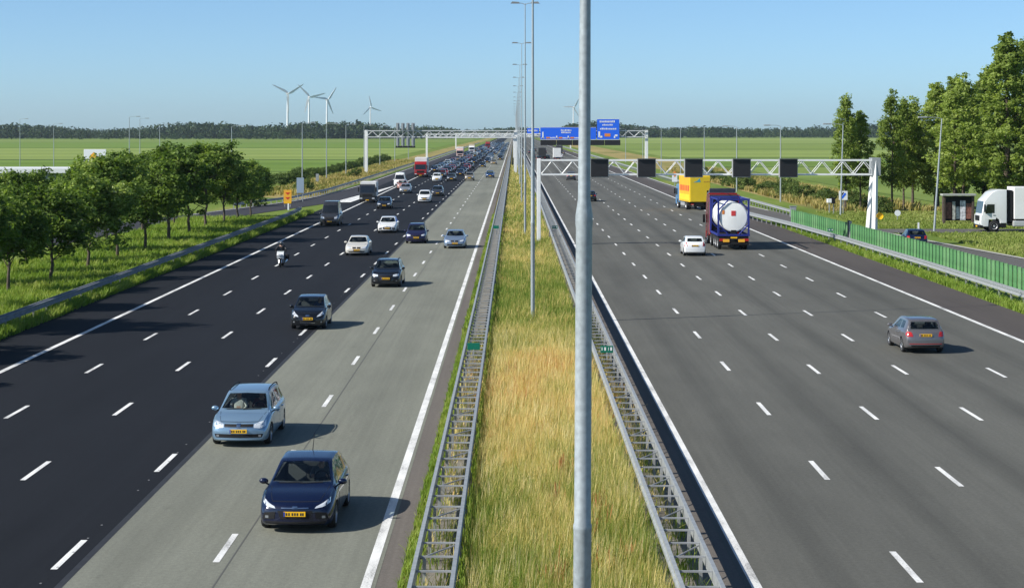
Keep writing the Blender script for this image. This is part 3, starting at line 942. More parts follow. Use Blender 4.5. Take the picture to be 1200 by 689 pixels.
def make_car(s, cavity=True):
    L, W, H = s['L'], s['W'], s['H']; hw = W/2
    yc, zc = s['cowl']; yf, zf = s['rf']; yq, zq = s['rr']; yb, zb_ = s['rb']; nz = s['nose']; tz = s.get('tail', .85)
    top = pchip([(0,nz-.10),(.05,nz-.02),(.18,nz+.04),(yc*.55,nz+(zc-nz)*.68),(yc-.06,zc-.02),(yc,zc),(yc+(yf-yc)*.5,zc+(zf-zc)*.535),(yf,zf),(yf+.45,H-.01),((yf+yq)/2+.1,H),(yq,zq),(yq+(yb-yq)*.5,zq+(zb_-zq)*.45),(yb,zb_),(yb+(L-yb)*.6,zb_-(zb_-tz)*.35-.01),(L-.03,tz+.02),(L,tz-.08)])
    bf, br = s.get('belt', (.90, 1.0))
    belt0 = pchip([(0,nz-.16),(.2,nz-.06),(yc,bf-.02),(yf,bf+.01),(yq,br),(yb,min(br,zb_-.03)),(L-.15,min(tz-.02,br)),(L,tz-.16)])
    belt = lambda y: min(belt0(y), top(y)-.03)
    plan = pchip([(0,hw*.86),(.12,hw*.92),(.45,hw*.975),(1.0,hw),(L-1.2,hw),(L-.35,hw*.965),(L-.08,hw*.92),(L,hw*.86)])
    bot = pchip([(0,.24),(.12,.19),(.5,.18),(L-.6,.2),(L-.1,.26),(L,.33)])
    tum = s.get('tumble', .30)
    bowf, bowr = s.get('bow', (.20, .10)); lean = s.get('lean', .10)
    def section(y, ins=0.0, zlow=None):
        zb = bot(y) if zlow is None else zlow
        w = plan(y)-ins; zs = belt(y); zt = top(y)-ins*.8
        if zlow is not None and zt < zs+.05: zs = zt-.05
        gb = w*.93; gt = gb - tum*(zt-zs) - .02
        g = lambda t: (gb+(gt-gb)*t, zs+.012+(zt-.055-zs-.012)*t)
        if zt-zs < .12:
            g = lambda t: (gb-.05*t, zs+.008+(zt-zs-.03)*t)
        ft = min(1.0, (zt-zs)/.12)
        xt, zt1 = g(1.0)
        P = [(0,zb),(w*.5,zb),(w*.86,zb),(w*.945,zb+.03),(w*.985,zb+.10),(w,zb+(zs-zb)*.38),(w*1.002,zb+(zs-zb)*.62),(w*.992,zs-.10*min(1,(zs-zb)/.4)),(w*.965,zs-.02),
             (gb,zs+.012), g(.3), g(.6), g(.88), (xt-.004, zt1+ (zt-zt1)*.25), (xt-.05, zt-.016), (xt*.72,zt-.010),(xt*.38,zt-.003),(0,zt)]
        return P
    def warp(x, y, z, ys):
        t = abs(x)/hw
        f0 = max(0, 1-ys/1.1); f1 = max(0, 1-(L-ys)/1.0)
        yy = y + bowf*t*t*f0*f0 - bowr*t*t*f1*f1
        yy += lean*max(0, (z-.42)/.4)**2*f0**3 - .5*lean*max(0, (z-.5)/.4)**2*f1**3
        # windscreen and rear window curve in plan
        if yc-.1 < ys < yf+.3: yy += .10*t*t*math.sin(math.pi*min(1,max(0,(ys-yc+.1)/(yf-yc+.4))))*(1 if z > belt(ys) else 0)
        return (x, yy, z)
    ST = sorted(set([0,.02,.05,.1,.16,.24,.34,.5,.7,.9]+[yc-.12,yc-.04,yc+.03]+list(np.linspace(yc+.1,yf,8))+[yf+.08,yf+.2]+list(np.linspace(yf+.4,yq,9))+list(np.linspace(yq+.06,yb,7))+list(np.linspace(yb+.08,L-.2,5))+[L-.12,L-.06,L-.025,L]))
    st2 = [ST[0]]
    for y in ST[1:]:
        if y - st2[-1] > .012: st2.append(float(y))
    ST = st2
    def loft(stations, secf, warped=True, K=8):
        mb = MB(); rings = []
        for y in stations:
            P = secf(y)
            full = [(x, z) for x, z in P] + [(-x, z) for x, z in P[-2:0:-1]]
            rings.append([warp(x, y, z, y) if warped else (x, y, z) for x, z in full])
        n = len(rings[0]); v = [p for r_ in rings for p in r_]; f = []
        for i in range(len(rings)-1):
            for k in range(n):
                k2 = (k+1) % n
                f.append((i*n+k, i*n+k2, (i+1)*n+k2, (i+1)*n+k))
        # caps as grids between mirrored ring points
        def cap(ri, flip):
            y = stations[ri]; P = secf(y); m = len(P); idx = []
            for i, (x, z) in enumerate(P):
                a = ri*n+i; b = ri*n+(n-i) % n
                if i in (0, m-1): idx.append([a]); continue
                row = [a]
                for c in range(1, K):
                    xx = x*(1-2*c/K)
                    v.append(warp(xx, y, z, y) if warped else (xx, y, z)); row.append(len(v)-1)
                row.append(b); idx.append(row)
            for i in range(m-1):
                A, B = idx[i], idx[i+1]
                if len(A) == 1:
                    for c in range(K): q = (A[0], B[c], B[c+1]); f.append(q if not flip else q[::-1])
                elif len(B) == 1:
                    for c in range(K): q = (A[c+1], A[c], B[0]); f.append(q if not flip else q[::-1])
                else:
                    for c in range(K): q = (A[c], B[c], B[c+1], A[c+1]); f.append(q if not flip else q[::-1])
        cap(0, False); cap(len(stations)-1, True)
        mb.add(v, f); return mb
    body0 = loft(ST, section).mesh('body', [M_paintslot, M_inter])
    bm = bmesh.new(); bm.from_mesh(body0); bmesh.ops.recalc_face_normals(bm, faces=bm.faces)
    bvh = BVHTree.FromBMesh(bm); bm.to_mesh(body0); bm.free()
    # windows -----------------------------------------------------------------
    zgap = .05
    bb = lambda y: belt(y)+zgap
    wt = lambda z: plan(2.0)*.93 - tum*(z-belt(2.0)) - .02
    wz0, wz1 = zc+.03, zf-.022
    ws = ([(-wt(wz0)+.05,wz0+.01),(0,wz0-.012),(wt(wz0)-.05,wz0+.01)], [(-wt(wz1)+.075,wz1-.015),(0,wz1+.005),(wt(wz1)-.075,wz1-.015)])
    rz0, rz1 = zb_+.05, zq-.06
    rw_ok = s.get('rear_window', True)
    rw = ([(-wt(rz0)+.14,rz0),(0,rz0-.01),(wt(rz0)-.14,rz0)], [(-wt(rz1)+.10,rz1),(0,rz1+.01),(wt(rz1)-.10,rz1)])
    ub = s.get('bpillar', (yf+yq)/2-.12)
    uz = lambda y: top(y)-.10
    slope = (yf-yc)/(zf-zc)
    ya0 = yc+.30+slope*.03; ya1 = yf+.20
    yr0, yr1 = s.get('cpillar', (yq+(yb-yq)*.45-.10, yq-.08))
    sw1 = ([(ya0,bb(ya0)),(ub-.04,bb(ub))], [(ya1,uz(ya1)-.01),(ub-.03,uz(ub))])
    sw2 = ([(ub+.05,bb(ub)),(yr0,bb(yr0)+.02)], [(ub+.04,uz(ub)),(yr1,uz(yr1)-.01)])
    wins = [('windscreen', ws, 'f', 1, 12, 6)]
    if rw_ok: wins.append(('rear_window', rw, 'r', 1, 10, 5))
    if s.get('side', 2) >= 1:
        for sd in (1, -1): wins.append(('side_window', sw1, 's', sd, 8, 5))
    if s.get('side', 2) >= 2:
        for sd in (1, -1): wins.append(('side_window', sw2, 's', sd, 8, 5))
    if 'sw3' in s:
        for sd in (1, -1): wins.append(('side_window', s['sw3'], 's', sd, 5, 4))
    # arches, cabin
    wr = s.get('wr', .32); wy = (s.get('fa', .86), L-s.get('ra', .84)); wx = hw-.115
    cut = MB()
    for y in wy:
        for sd in (-1, 1):
            c0, c1 = sd*(hw-.30), sd*(hw+.25)
            cut.lathe([(min(c0,c1),.001),(min(c0,c1),wr+.045),(max(c0,c1),wr+.045),(max(c0,c1),.001)], 'x', 26, (0,y,wr), mi=1)
    cm = cut.mesh('cut'); bmm = bmesh.new(); bmm.from_mesh(cm); bmesh.ops.remove_doubles(bmm, verts=bmm.verts, dist=.003); bmesh.ops.recalc_face_normals(bmm, faces=bmm.faces); bmm.to_mesh(cm); bmm.free()
    cutters = [cm]
    if cavity:
        plugs = MB()
        for nm, (lo, up), ax, sd, nu, nv in wins:
            g = patch(bvh, lo, up, ax, sd, nu, nv, shrink=.028)
            patch_mesh('plug', g, .08, None, .16 if ax == 's' else .24, plugs)
        plugs.m = [1]*len(plugs.f)
        y0, y1 = yc+.28, (yb-.25 if rw_ok else yq-.3)
        cs = [y0+(y1-y0)*t for t in np.linspace(0,1,12)]
        cav = loft(cs, lambda y: section(y, .085, .42), False, 4); cav.m = [1]*len(cav.f)
        for c in (cav, plugs): cutters.append(c.mesh('cut', [M_inter, M_inter]))
    body = boolean(body0, cutters)
    if len(body.polygons) < 300: body = body0
    body.shade_smooth(); body.set_sharp_from_angle(angle=R(38))
    kit = Kit()
    kb = kit.add('body', body, painted=True)
    for nm, (lo, up), ax, sd, nu, nv in wins:
        kit.add(nm, patch_mesh(nm, patch(bvh, lo, up, ax, sd, nu, nv), .004, M_glass if cavity else M_glassd, .012))
    # doors with handles
    if s.get('doors', True):
        for sd in (1, -1):
            for ya, yb2 in ((yc+.28, ub-.02), (ub+.02, L-s.get('ra', .84)-wr*.55)):
                g = patch(bvh, [(ya,.36),(yb2,.36)], [(ya,belt(ya)-.03),(yb2,belt(yb2)-.03)], 's', sd, 7, 5)
                k = kit.add('door', patch_mesh('door', g, .006, M_paintslot, .02), painted=True, near=True)
                h = MB(); yh = yb2-.26; zh = belt(yh)-.11; xh = plan(yh)
                h.bbox(min(sd*xh*.99, sd*(xh+.03)), max(sd*xh*.99, sd*(xh+.03)), yh-.1, yh+.1, zh-.018, zh+.018, .012)
                kit.add('handle', h.mesh('handle', M_paintslot), k, painted=True, near=True)
    # lamps, grille, plate
    for sd in (1, -1):
        q = [[(sd*x, z) for x, z in side_] for side_ in s['head']]
        kit.add('headlight', patch_mesh('headlight', patch(bvh, q[0], q[1], 'f', 1, 6, 3), .008, M_lampw))
        q = [[(sd*x, z) for x, z in side_] for side_ in s['tail_l']]
        kit.add('tail_light', patch_mesh('tail_light', patch(bvh, q[0], q[1], 'r', 1, 5, 4), .010, M_lampr))
        if 'fog' in s:
            x, z = s['fog']
            q = [[(sd*(x-.04),z-.03),(sd*(x+.04),z-.03)], [(sd*(x-.04),z+.03),(sd*(x+.04),z+.03)]]
            kit.add('fog_light', patch_mesh('fog_light', patch(bvh, q[0], q[1], 'f', 1, 3, 2), .012, mat('fog_lens', (.25,.27,.29), .15, .3, coat=1)), near=True)
    for nm, lo, up, m in s['front']:
        mm = {'dark': M_trim, 'chrome': M_chrome}[m]
        kit.add(nm, patch_mesh(nm, patch(bvh, lo, up, 'f', 1, 10, 3), .010 if m == 'dark' else .018, mm))
    for nm, lo, up, m in s.get('rearp', []):
        mm = {'dark': M_trim, 'chrome': M_chrome, 'red': M_lampr}[m]
        kit.add(nm, patch_mesh(nm, patch(bvh, lo, up, 'r', 1, 8, 2), .008, mm), near=True)
    def plate(axis, z):
        hit = bvh.ray_cast(Vector((0,-4,z)) if axis == 'f' else Vector((0,20,z)), Vector((0,1,0)) if axis == 'f' else Vector((0,-1,0)))[0]
        y = hit.y; o = -1 if axis == 'f' else 1
        a, b = sorted((y+o*.03, y-o*.02))
        k = kit.add('number_plate', MB().box(-.26,.26,a,b,z-.055,z+.055).mesh('number_plate', M_yel))
        a, b = sorted((y+o*.034, y+o*.0305))
        mb = MB(); 
        for i, xx in enumerate((-.19,-.13,-.05,.01,.07,.15,.20)):
            mb.box(xx-.018,xx+.018,a,b,z-.032,z+.032)
        kit.add('characters', mb.mesh('characters', M_ink), k, near=True)
        kit.add('blue_band', MB().box(-.26,-.225,a,b,z-.054,z+.054).mesh('blue_band', M_bluep) if axis == 'f' else MB().box(.225,.26,a,b,z-.054,z+.054).mesh('blue_band', M_bluep), k, near=True)
    plate('f', s['plate'][0]); plate('r', s['plate'][1])
    # mirrors
    for sd in (1, -1):
        my = yc+.42; mz = belt(my)+.10; mx = plan(my)
        mb = MB(); bmx = bmesh.new(); bmesh.ops.create_uvsphere(bmx, u_segments=12, v_segments=8, radius=1)
        for v in bmx.verts:
            v.co = Vector((sd*(mx+.06)+v.co.x*.115, my+(v.co.y*.075 if v.co.y < 0 else v.co.y*.03), mz+v.co.z*.075))
        mb.bm(bmx); bmx.free()
        k = kit.add('mirror', mb.mesh('mirror', M_paintslot, 60), painted=True)
        mb = MB(); mb.tube([(sd*(mx-.06),my+.02,mz-.09),(sd*(mx+.03),my,mz-.04)], .022, 6)
        kit.add('mirror_arm', mb.mesh('mirror_arm', M_trim), k, near=True)
    ty, rim = wheel_meshes(wr, .205)
    for y in wy:
        for sd in (1, -1):
            k = kit.add('wheel', ty, loc=(sd*wx, y, wr), rot=(0,0,0 if sd > 0 else math.pi))
            kit.add('rim', rim, k)
    if cavity:
        yw = yf+.22
        for sx in (.36, -.36):
            mb = MB(); mb.bbox(sx-.24,sx+.24,yw+.1,yw+.65,.42,.60,.05); 
            mb.add([(sx+dx,yw+.55+dy,z) for dx in (-.23,.23) for dy, z in ((0,.55),(.13,.55),(.28,1.12),(.19,1.13))], [(0,1,2,3),(7,6,5,4),(0,4,5,1),(1,5,6,2),(2,6,7,3),(3,7,4,0)])
            k = kit.add('seat', mb.mesh('seat', M_inter), near=True)
            mb = MB(); mb.bbox(sx-.13,sx+.13,yw+.74,yw+.84,1.13,1.30,.035); kit.add('headrest', mb.mesh('headrest', M_inter), k, near=True)
        mb = MB(); mb.bbox(-.60,.60,yb-1.05,yb-.75,.45,1.02,.06) if yb-1.05 > yw+1.0 else mb.bbox(-.6,.6,yw+1.4,yw+1.6,.45,.95,.05)
        kit.add('rear_seat', mb.mesh('rear_seat', M_inter), near=True)
        mb = MB(); mb.bbox(-.66,.66,yc+.30,yc+.62,.55,zc-.12,.05); kit.add('dashboard', mb.mesh('dashboard', M_trim), near=True)
        mb = MB()
        ring = [(.36+.185*math.cos(t), yw-.12+.05*math.sin(t), .93+.175*math.sin(t)) for t in np.linspace(0,2*math.pi,15)]
        mb.tube(ring, .016, 6, cap=False); mb.tube([(.36-.18,yw-.12,.93),(.36+.18,yw-.12,.93)], .02, 6)
        kit.add('steering_wheel', mb.mesh('steering_wheel', M_trim), near=True)
    if s.get('rails'):
        for sd in (1, -1):
            x = sd*(wt(H)-.03)
            mb = MB(); mb.tube([(x,yf+.15,top(yf+.15)-.03)]+[(x,y,top(y)+.035) for y in np.linspace(yf+.3,yq-.15,8)]+[(x,yq,top(yq)-.03)], .018, 6)
            kit.add('roof_rail', mb.mesh('roof_rail', M_trim, 50), near=True)
    if s.get('antenna'):
        mb = MB(); mb.tube([(0,yq-.25,top(yq-.25)-.01),(0,yq+.10,top(yq-.25)+.38)], [.012,.005], 6); kit.add('antenna', mb.mesh('antenna', M_trim), near=True)
    if s.get('doors', True):
        mb = MB()
        for sd in (1, -1):
            g = patch(bvh, [(sd*.56,nz+.035),(sd*.572,nz+.035)], [(sd*.70,zc-.015),(sd*.712,zc-.015)], 'f', 1, 1, 8); patch_mesh('x', g, .004, None, .004, mb)
        g = patch(bvh, [(-.56,nz+.03),(.56,nz+.03)], [(-.56,nz+.042),(.56,nz+.042)], 'f', 1, 8, 1); patch_mesh('x', g, .004, None, .004, mb)
        kit.add('bonnet_gap', mb.mesh('bonnet_gap', M_trim), kb, near=True)
    if s.get('wiper', True):
        mb = MB()
        for x0, x1 in ((-.55,.02),(-.02,.52)):
            g = patch(bvh, [(x0,zc+.035),(x1,zc+.05)], [(x0,zc+.05),(x1,zc+.065)], 'f', 1, 5, 1)
            patch_mesh('wiper', g, .014, None, .002, mb)
        kit.add('wiper', mb.mesh('wiper', M_trim), near=True)
    kit.info = dict(seat=(.36, yf+.22), L=L)
    return kit

CARS = {}
CARS['hatch'] = make_car(dict(L=4.36, W=1.82, H=1.485, nose=.70, cowl=(1.08,.965), rf=(2.16,1.45), rr=(3.55,1.41), rb=(4.15,.99), tail=.90, belt=(.90,1.0), tumble=.34, antenna=True,
    head=([(.47,.60),(.66,.63),(.81,.70)], [(.50,.645),(.68,.72),(.80,.805)]), fog=(.68,.40), tail_l=([(.56,.72),(.84,.72)],[(.62,.98),(.80,.98)]),
    front=[('grille',[(-.34,.36),(.34,.36)],[(-.42,.55),(.42,.55)],'dark'),('side_intake',[(-.80,.34),(-.50,.36)],[(-.74,.50),(-.47,.52)],'dark'),('side_intake',[(.50,.36),(.80,.34)],[(.47,.52),(.74,.50)],'dark'),('chrome_strip',[(-.33,.605),(.33,.605)],[(-.33,.628),(.33,.628)],'chrome'),('emblem',[(-.07,.60),(.07,.60)],[(-.06,.655),(.06,.655)],'chrome'),('splitter',[(-.70,.235),(.70,.235)],[(-.74,.30),(.74,.30)],'dark')],
    rearp=[('rear_bumper_insert',[(-.6,.32),(.6,.32)],[(-.65,.42),(.65,.42)],'dark')], plate=(.48,.82)))
CARS['compact'] = make_car(dict(L=4.26, W=1.79, H=1.48, nose=.72, cowl=(1.05,.97), rf=(2.05,1.445), rr=(3.78,1.42), rb=(4.14,.98), tail=.92, belt=(.90,.97), tumble=.32, cpillar=(3.50,3.45),
    head=([(.46,.60),(.66,.60),(.80,.66)], [(.46,.70),(.64,.75),(.78,.79)]), tail_l=([(.54,.74),(.84,.74)],[(.60,.95),(.82,.95)]),
    front=[('grille',[(-.42,.62),(.42,.62)],[(-.42,.70),(.42,.70)],'dark'),('lower_intake',[(-.66,.30),(.66,.30)],[(-.70,.41),(.70,.41)],'dark')],
    rearp=[('rear_bumper_insert',[(-.6,.30),(.6,.30)],[(-.65,.38),(.65,.38)],'dark'),('reflector_strip',[(-.70,.42),(.70,.42)],[(-.70,.445),(.70,.445)],'red')], plate=(.50,.80)))
CARS['estate'] = make_car(dict(L=4.53, W=1.79, H=1.50, nose=.72, cowl=(1.06,.965), rf=(2.05,1.46), rr=(4.10,1.42), rb=(4.42,1.02), tail=.93, belt=(.90,.97), tumble=.30, rails=True, cpillar=(3.45,3.42), bpillar=2.62,
    sw3=([(3.55,1.02),(4.08,1.05)],[(3.53,1.36),(3.93,1.34)]),
    head=([(.46,.60),(.66,.58),(.80,.64)], [(.46,.70),(.64,.76),(.78,.79)]), fog=(.64,.36), tail_l=([(.56,.76),(.82,.76)],[(.60,.96),(.80,.96)]),
    front=[('grille',[(-.44,.63),(.44,.63)],[(-.44,.705),(.44,.705)],'dark'),('lower_intake',[(-.70,.31),(.70,.31)],[(-.74,.415),(.74,.415)],'dark'),('chrome_strip',[(-.44,.622),(.44,.622)],[(-.44,.632),(.44,.632)],'chrome'),('emblem',[(-.06,.61),(.06,.61)],[(-.06,.725),(.06,.725)],'chrome')], plate=(.50,.80)))
CARS['mini'] = make_car(dict(L=3.95, W=1.72, H=1.50, nose=.76, cowl=(.94,1.0), rf=(1.84,1.465), rr=(3.35,1.43), rb=(3.80,1.04), tail=.92, belt=(.93,1.02), tumble=.28, fa=.78, ra=.66, wr=.305,
    head=([(.44,.62),(.60,.66),(.76,.74)], [(.47,.68),(.62,.80),(.74,.92)]), fog=(.66,.38), tail_l=([(.58,.75),(.80,.75)],[(.64,1.08),(.78,1.08)]),
    front=[('grille',[(-.34,.36),(.34,.36)],[(-.40,.50),(.40,.50)],'dark'),('emblem',[(-.10,.66),(.10,.66)],[(-.09,.72),(.09,.72)],'chrome'),('chrome_strip',[(-.36,.335),(.36,.335)],[(-.36,.35),(.36,.35)],'chrome')], plate=(.54,.80)))
CARS['sedan'] = make_car(dict(L=4.60, W=1.82, H=1.44, nose=.68, cowl=(1.28,.945), rf=(2.25,1.405), rr=(3.30,1.37), rb=(3.88,1.06), tail=.95, belt=(.88,.96), tumble=.36, bpillar=2.72, cpillar=(3.45,3.25),
    head=([(.42,.58),(.62,.58),(.80,.62)], [(.44,.68),(.62,.71),(.78,.73)]), fog=(.66,.36), tail_l=([(.50,.76),(.84,.76)],[(.54,.92),(.82,.92)]),
    front=[('grille',[(-.30,.55),(-.03,.55)],[(-.32,.67),(-.04,.67)],'dark'),('grille',[(.03,.55),(.30,.55)],[(.04,.67),(.32,.67)],'dark'),('lower_intake',[(-.60,.28),(.60,.28)],[(-.64,.38),(.64,.38)],'dark')], plate=(.45,.80)))
CARS['suv'] = make_car(dict(L=4.55, W=1.85, H=1.62, nose=.84, cowl=(1.12,1.08), rf=(2.05,1.58), rr=(3.75,1.53), rb=(4.30,1.13), tail=1.0, belt=(1.0,1.08), tumble=.30, wr=.355, rails=True,
    head=([(.46,.68),(.64,.68),(.82,.72)], [(.46,.79),(.64,.82),(.80,.84)]), fog=(.68,.42), tail_l=([(.56,.84),(.86,.84)],[(.60,1.06),(.84,1.06)]),
    front=[('grille',[(-.34,.42),(.34,.42)],[(-.40,.78),(.40,.78)],'dark'),('side_intake',[(-.80,.36),(-.48,.38)],[(-.76,.54),(-.48,.56)],'dark'),('side_intake',[(.48,.38),(.80,.36)],[(.48,.56),(.76,.54)],'dark'),('chrome_strip',[(-.40,.785),(.40,.785)],[(-.40,.80),(.40,.80)],'chrome')], plate=(.56,.86)))
CARS['van'] = make_car(dict(L=5.3, W=1.98, H=2.45, nose=.95, cowl=(.95,1.25), rf=(1.75,2.18), rr=(5.10,2.40), rb=(5.24,1.3), tail=1.2, belt=(1.12,1.18), tumble=.14, wr=.345, side=1, bpillar=2.45, rear_window=False, doors=False, fa=.95, ra=1.0, lean=.05, bow=(.16,.03),
    head=([(.50,.74),(.70,.74),(.88,.80)], [(.54,.92),(.70,.98),(.86,1.02)]), tail_l=([(.80,.80),(.95,.80)],[(.80,1.15),(.95,1.15)]),
    front=[('grille',[(-.42,.60),(.42,.60)],[(-.44,.90),(.44,.90)],'dark'),('bumper',[(-.86,.28),(.86,.28)],[(-.88,.52),(.88,.52)],'dark')], plate=(.46,.66)), cavity=False)
CARS['mpv'] = make_car(dict(L=4.4, W=1.80, H=1.66, nose=.80, cowl=(.98,1.06), rf=(1.75,1.58), rr=(3.85,1.58), rb=(4.22,1.08), tail=.95, belt=(.95,1.02), tumble=.24, bpillar=2.5, cpillar=(3.55,3.5), rails=True,
    head=([(.46,.66),(.64,.66),(.80,.70)], [(.46,.76),(.64,.80),(.78,.84)]), tail_l=([(.60,.80),(.84,.80)],[(.66,1.15),(.80,1.15)]),
    front=[('grille',[(-.42,.60),(.42,.60)],[(-.42,.72),(.42,.72)],'dark'),('lower_intake',[(-.66,.32),(.66,.32)],[(-.70,.44),(.70,.44)],'dark')], plate=(.52,.84)))

P = dict(navy=paint('navy', (.003,.0065,.030), .1, .25), ltblue=paint('light_blue', (.22,.34,.46), .45, .28), black=paint('black', (.005,.0055,.007), 0, .25), purple=paint('dark_purple_blue', (.018,.016,.06), .3),
         silverblue=paint('silver_blue', (.26,.34,.45), .5), cream=paint('cream_white', (.62,.60,.54)), white=paint('white', (.74,.75,.75)), grey=paint('mid_grey', (.19,.18,.185), .55), dgrey=paint('dark_grey', (.05,.052,.056), .4),
         blue=paint('blue', (.02,.06,.16), .3), silver=paint('silver', (.42,.43,.44), .6), red=paint('red', (.30,.012,.012)), beige=paint('beige', (.33,.28,.2), .4), green=paint('dark_green', (.012,.04,.025), .2), salmon=paint('salmon', (.45,.22,.17), .2))

def oncoming(kit, x, d, colr, label, name='car', cat='car', group='traffic on the left carriageway', far=False, yaw=0.0):
    return CARS[kit].place(name, (x, d - .75, 0), yaw, P[colr], label, cat, group, far)
def leaving(kit, x, d, colr, label, name='car', cat='car', group='traffic on the right carriageway', far=False, yaw=0.0):
    return CARS[kit].place(name, (x, d - .6 + CARS[kit].info['L'], 0), math.pi + yaw, P[colr], label, cat, group, far)

oncoming('hatch', -5.22, 46.2, 'navy', 'dark navy hatchback with yellow plate, nearest car on the left carriageway', yaw=R(-1.5))
oncoming('estate', -8.35, 58.6, 'ltblue', 'light blue estate car with roof rails behind the navy hatchback', yaw=R(-1))
oncoming('mini', -9.98, 93.0, 'black', 'black small hatchback straddling the dark asphalt joint')
oncoming('suv', -7.9, 118, 'black', 'black estate with big grille on the pale grey lane', yaw=R(-1))
oncoming('mpv', -8.4, 164, 'purple', 'dark purple-blue car with lit headlights beside the silver-blue saloon')
oncoming('sedan', -4.87, 157, 'silverblue', 'silver-blue saloon near the median edge line')
oncoming('sedan', -12.15, 148, 'cream', 'cream white car in the middle dark lane')
oncoming('hatch', -12.0, 181, 'white', 'white hatchback just behind the cream white car')
oncoming('van', -18.75, 194.5, 'dgrey', 'dark grey high-roof van by the left edge line', 'van', 'van')
oncoming('sedan', -16.1, 237, 'black', 'black saloon with yellow plate behind the grey van')
oncoming('mpv', -12.1, 258, 'white', 'white estate car left of a dark hatchback, mid distance')
oncoming('hatch', -11.4, 284, 'dgrey', 'dark grey hatchback just behind the white estate')
oncoming('hatch', -16.9, 297, 'silver', 'silver hatchback between the box van and the black saloon')
oncoming('mini', -18.6, 318, 'salmon', 'pale reddish small car behind the silver hatchback')
oncoming('van', -19.9, 332, 'white', 'white high-roof delivery van in front of the red lorry', 'van', 'van')
oncoming('suv', -8.7, 373, 'beige', 'dark beige off-roader on the pale grey lane', far=True)
oncoming('hatch', -5.0, 396, 'blue', 'dark blue hatchback near the median, far up the pale lane', far=True)
oncoming('mpv', -14.8, 366, 'white', 'white people carrier right of the red lorry', far=True)
oncoming('sedan', -12.2, 372, 'dgrey', 'dark grey saloon behind the white people carrier', far=True)
oncoming('sedan', -8.5, 512, 'black', 'black saloon alone on the distant pale lane', far=True)
oncoming('hatch', -5.9, 556, 'beige', 'beige hatchback far off near the median', far=True)
# dense traffic further off
rr = random.Random(5)
cols = ['black','dgrey','navy','blue','silver','white','grey','silverblue','black','navy','red','dgrey']
kinds = ['hatch','sedan','mpv','mini','suv','estate']
spots = []
for lane, x in enumerate((-4.9,-8.35,-11.8,-15.2,-18.7)):
    d = [640, 585, 415, 400, 455][lane]
    while d < 1500:
        spots.append((x, d)); d += rr.uniform(9.5, 26) * (1.0 if d < 800 else .8) + (rr.uniform(20,60) if rr.random() < .12 else 0)
for x, d in spots:
    if x < -17 and abs(d-690) < 18: continue
    if x < -17 and (abs(d-400) < 15 or abs(d-412) < 12): continue
    if x < -17 and (830 < d < 850 or 1080 < d < 1100): continue
    c = rr.choice(cols); k = rr.choice(kinds)
    tone = {'black':'black','dgrey':'dark grey','navy':'navy','blue':'dark blue','silver':'silver','white':'white','grey':'grey','silverblue':'silver-blue','red':'red'}[c]
    kn = {'hatch':'hatchback','sedan':'saloon','mpv':'people carrier','mini':'small car','suv':'off-roader','estate':'estate car'}[k]
    place_ = 'in the distant queue before the far gantry' if d < 430 else ('in the dense queue just beyond the far gantry' if d < 760 else 'in the farthest tail of the queue near the horizon')
    oncoming(k, x + rr.uniform(-.35,.35), d, c, 'tiny %s %s %s' % (tone, kn, place_), group='distant %s %s, %s' % (tone, kn, place_), far=True)
# right carriageway
leaving('compact', 17.65, 82.9, 'grey', 'grey hatchback nearest the camera on the right carriageway', yaw=R(1))
leaving('mini', 13.9, 147.5, 'white', 'white small hatchback left of the tank lorry')
leaving('sedan', 10.4, 262, 'black', 'black car partly behind the foreground pole on the right carriageway')
leaving('suv', 11.2, 376, 'dgrey', 'dark grey off-roader far off left of the foreground pole', far=True)
leaving('sedan', 17.4, 452, 'silver', 'silver saloon just beyond the leftmost matrix signs, right carriageway', far=True)
leaving('mpv', 21.0, 470, 'white', 'white people carrier far off between two matrix signs', far=True)
for x, d, c, k in [(8.0,620,'black','suv'),(11.5,660,'navy','hatch'),(7.0,700,'dgrey','mpv'),(14.0,610,'black','sedan'),(10.5,760,'black','suv'),(17,700,'white','hatch'),(7,820,'navy','mpv'),(13.6,850,'black','hatch'),(20.5,800,'grey','sedan'),(10,930,'dgrey','suv')]:
    leaving(k, x, d, c, 'tiny distant %s car below the blue signs' % {'black':'black','navy':'navy','dgrey':'dark grey','white':'white','grey':'grey'}[c], group='distant %s cars below the blue signs' % c, far=True)
# slip road and service area
CARS['hatch'].place('car', (33.6, 158+4.3, -.01), math.pi+R(-4), P['navy'], 'dark blue car on the slip road behind the green screen', 'car')
for x, y, c, k, lb, rz in [(-44.5,132,'navy','mpv','dark car parked in the shade behind the leftmost trees',20),(-44,141,'white','hatch','white car parked in the shade behind the round trees',25),(-43,150,'black','estate','black estate parked behind the round trees',22),(-41.5,163,'silver','sedan','silver saloon parked behind the middle round trees',28)]:
    CARS[k].place('parked_car', (x, y, -.01), R(rz), P[c], lb, 'car', 'cars parked at the service area')

# ------------------------------------------------------------------ lorries
def lorry_wheel(k, x, y, r=.5, dual=False):
    t = MB(); w = .30 if not dual else .58
    t.lathe([(-w/2,r*.55),(-w/2,r*.9),(-w/2+.04,r),(w/2-.04,r),(w/2,r*.9),(w/2,r*.58),(w/2-.06,r*.5),(w/2-.06,.001)], 'x', 24)
    i = k.add('wheel', t.mesh('wheel', M_rubber, 40), loc=(x,y,r), rot=(0,0,0 if x > 0 else math.pi))
    q = MB(); q.lathe([(w/2-.01,r*.56),(w/2-.03,r*.5),(w/2-.10,r*.44),(w/2-.10,r*.22),(w/2+.0,r*.18),(w/2+.0,.001)], 'x', 18)
    k.add('rim', q.mesh('rim', mat('lorry_rim', (.55,.56,.57), .4, .5), 40), i)

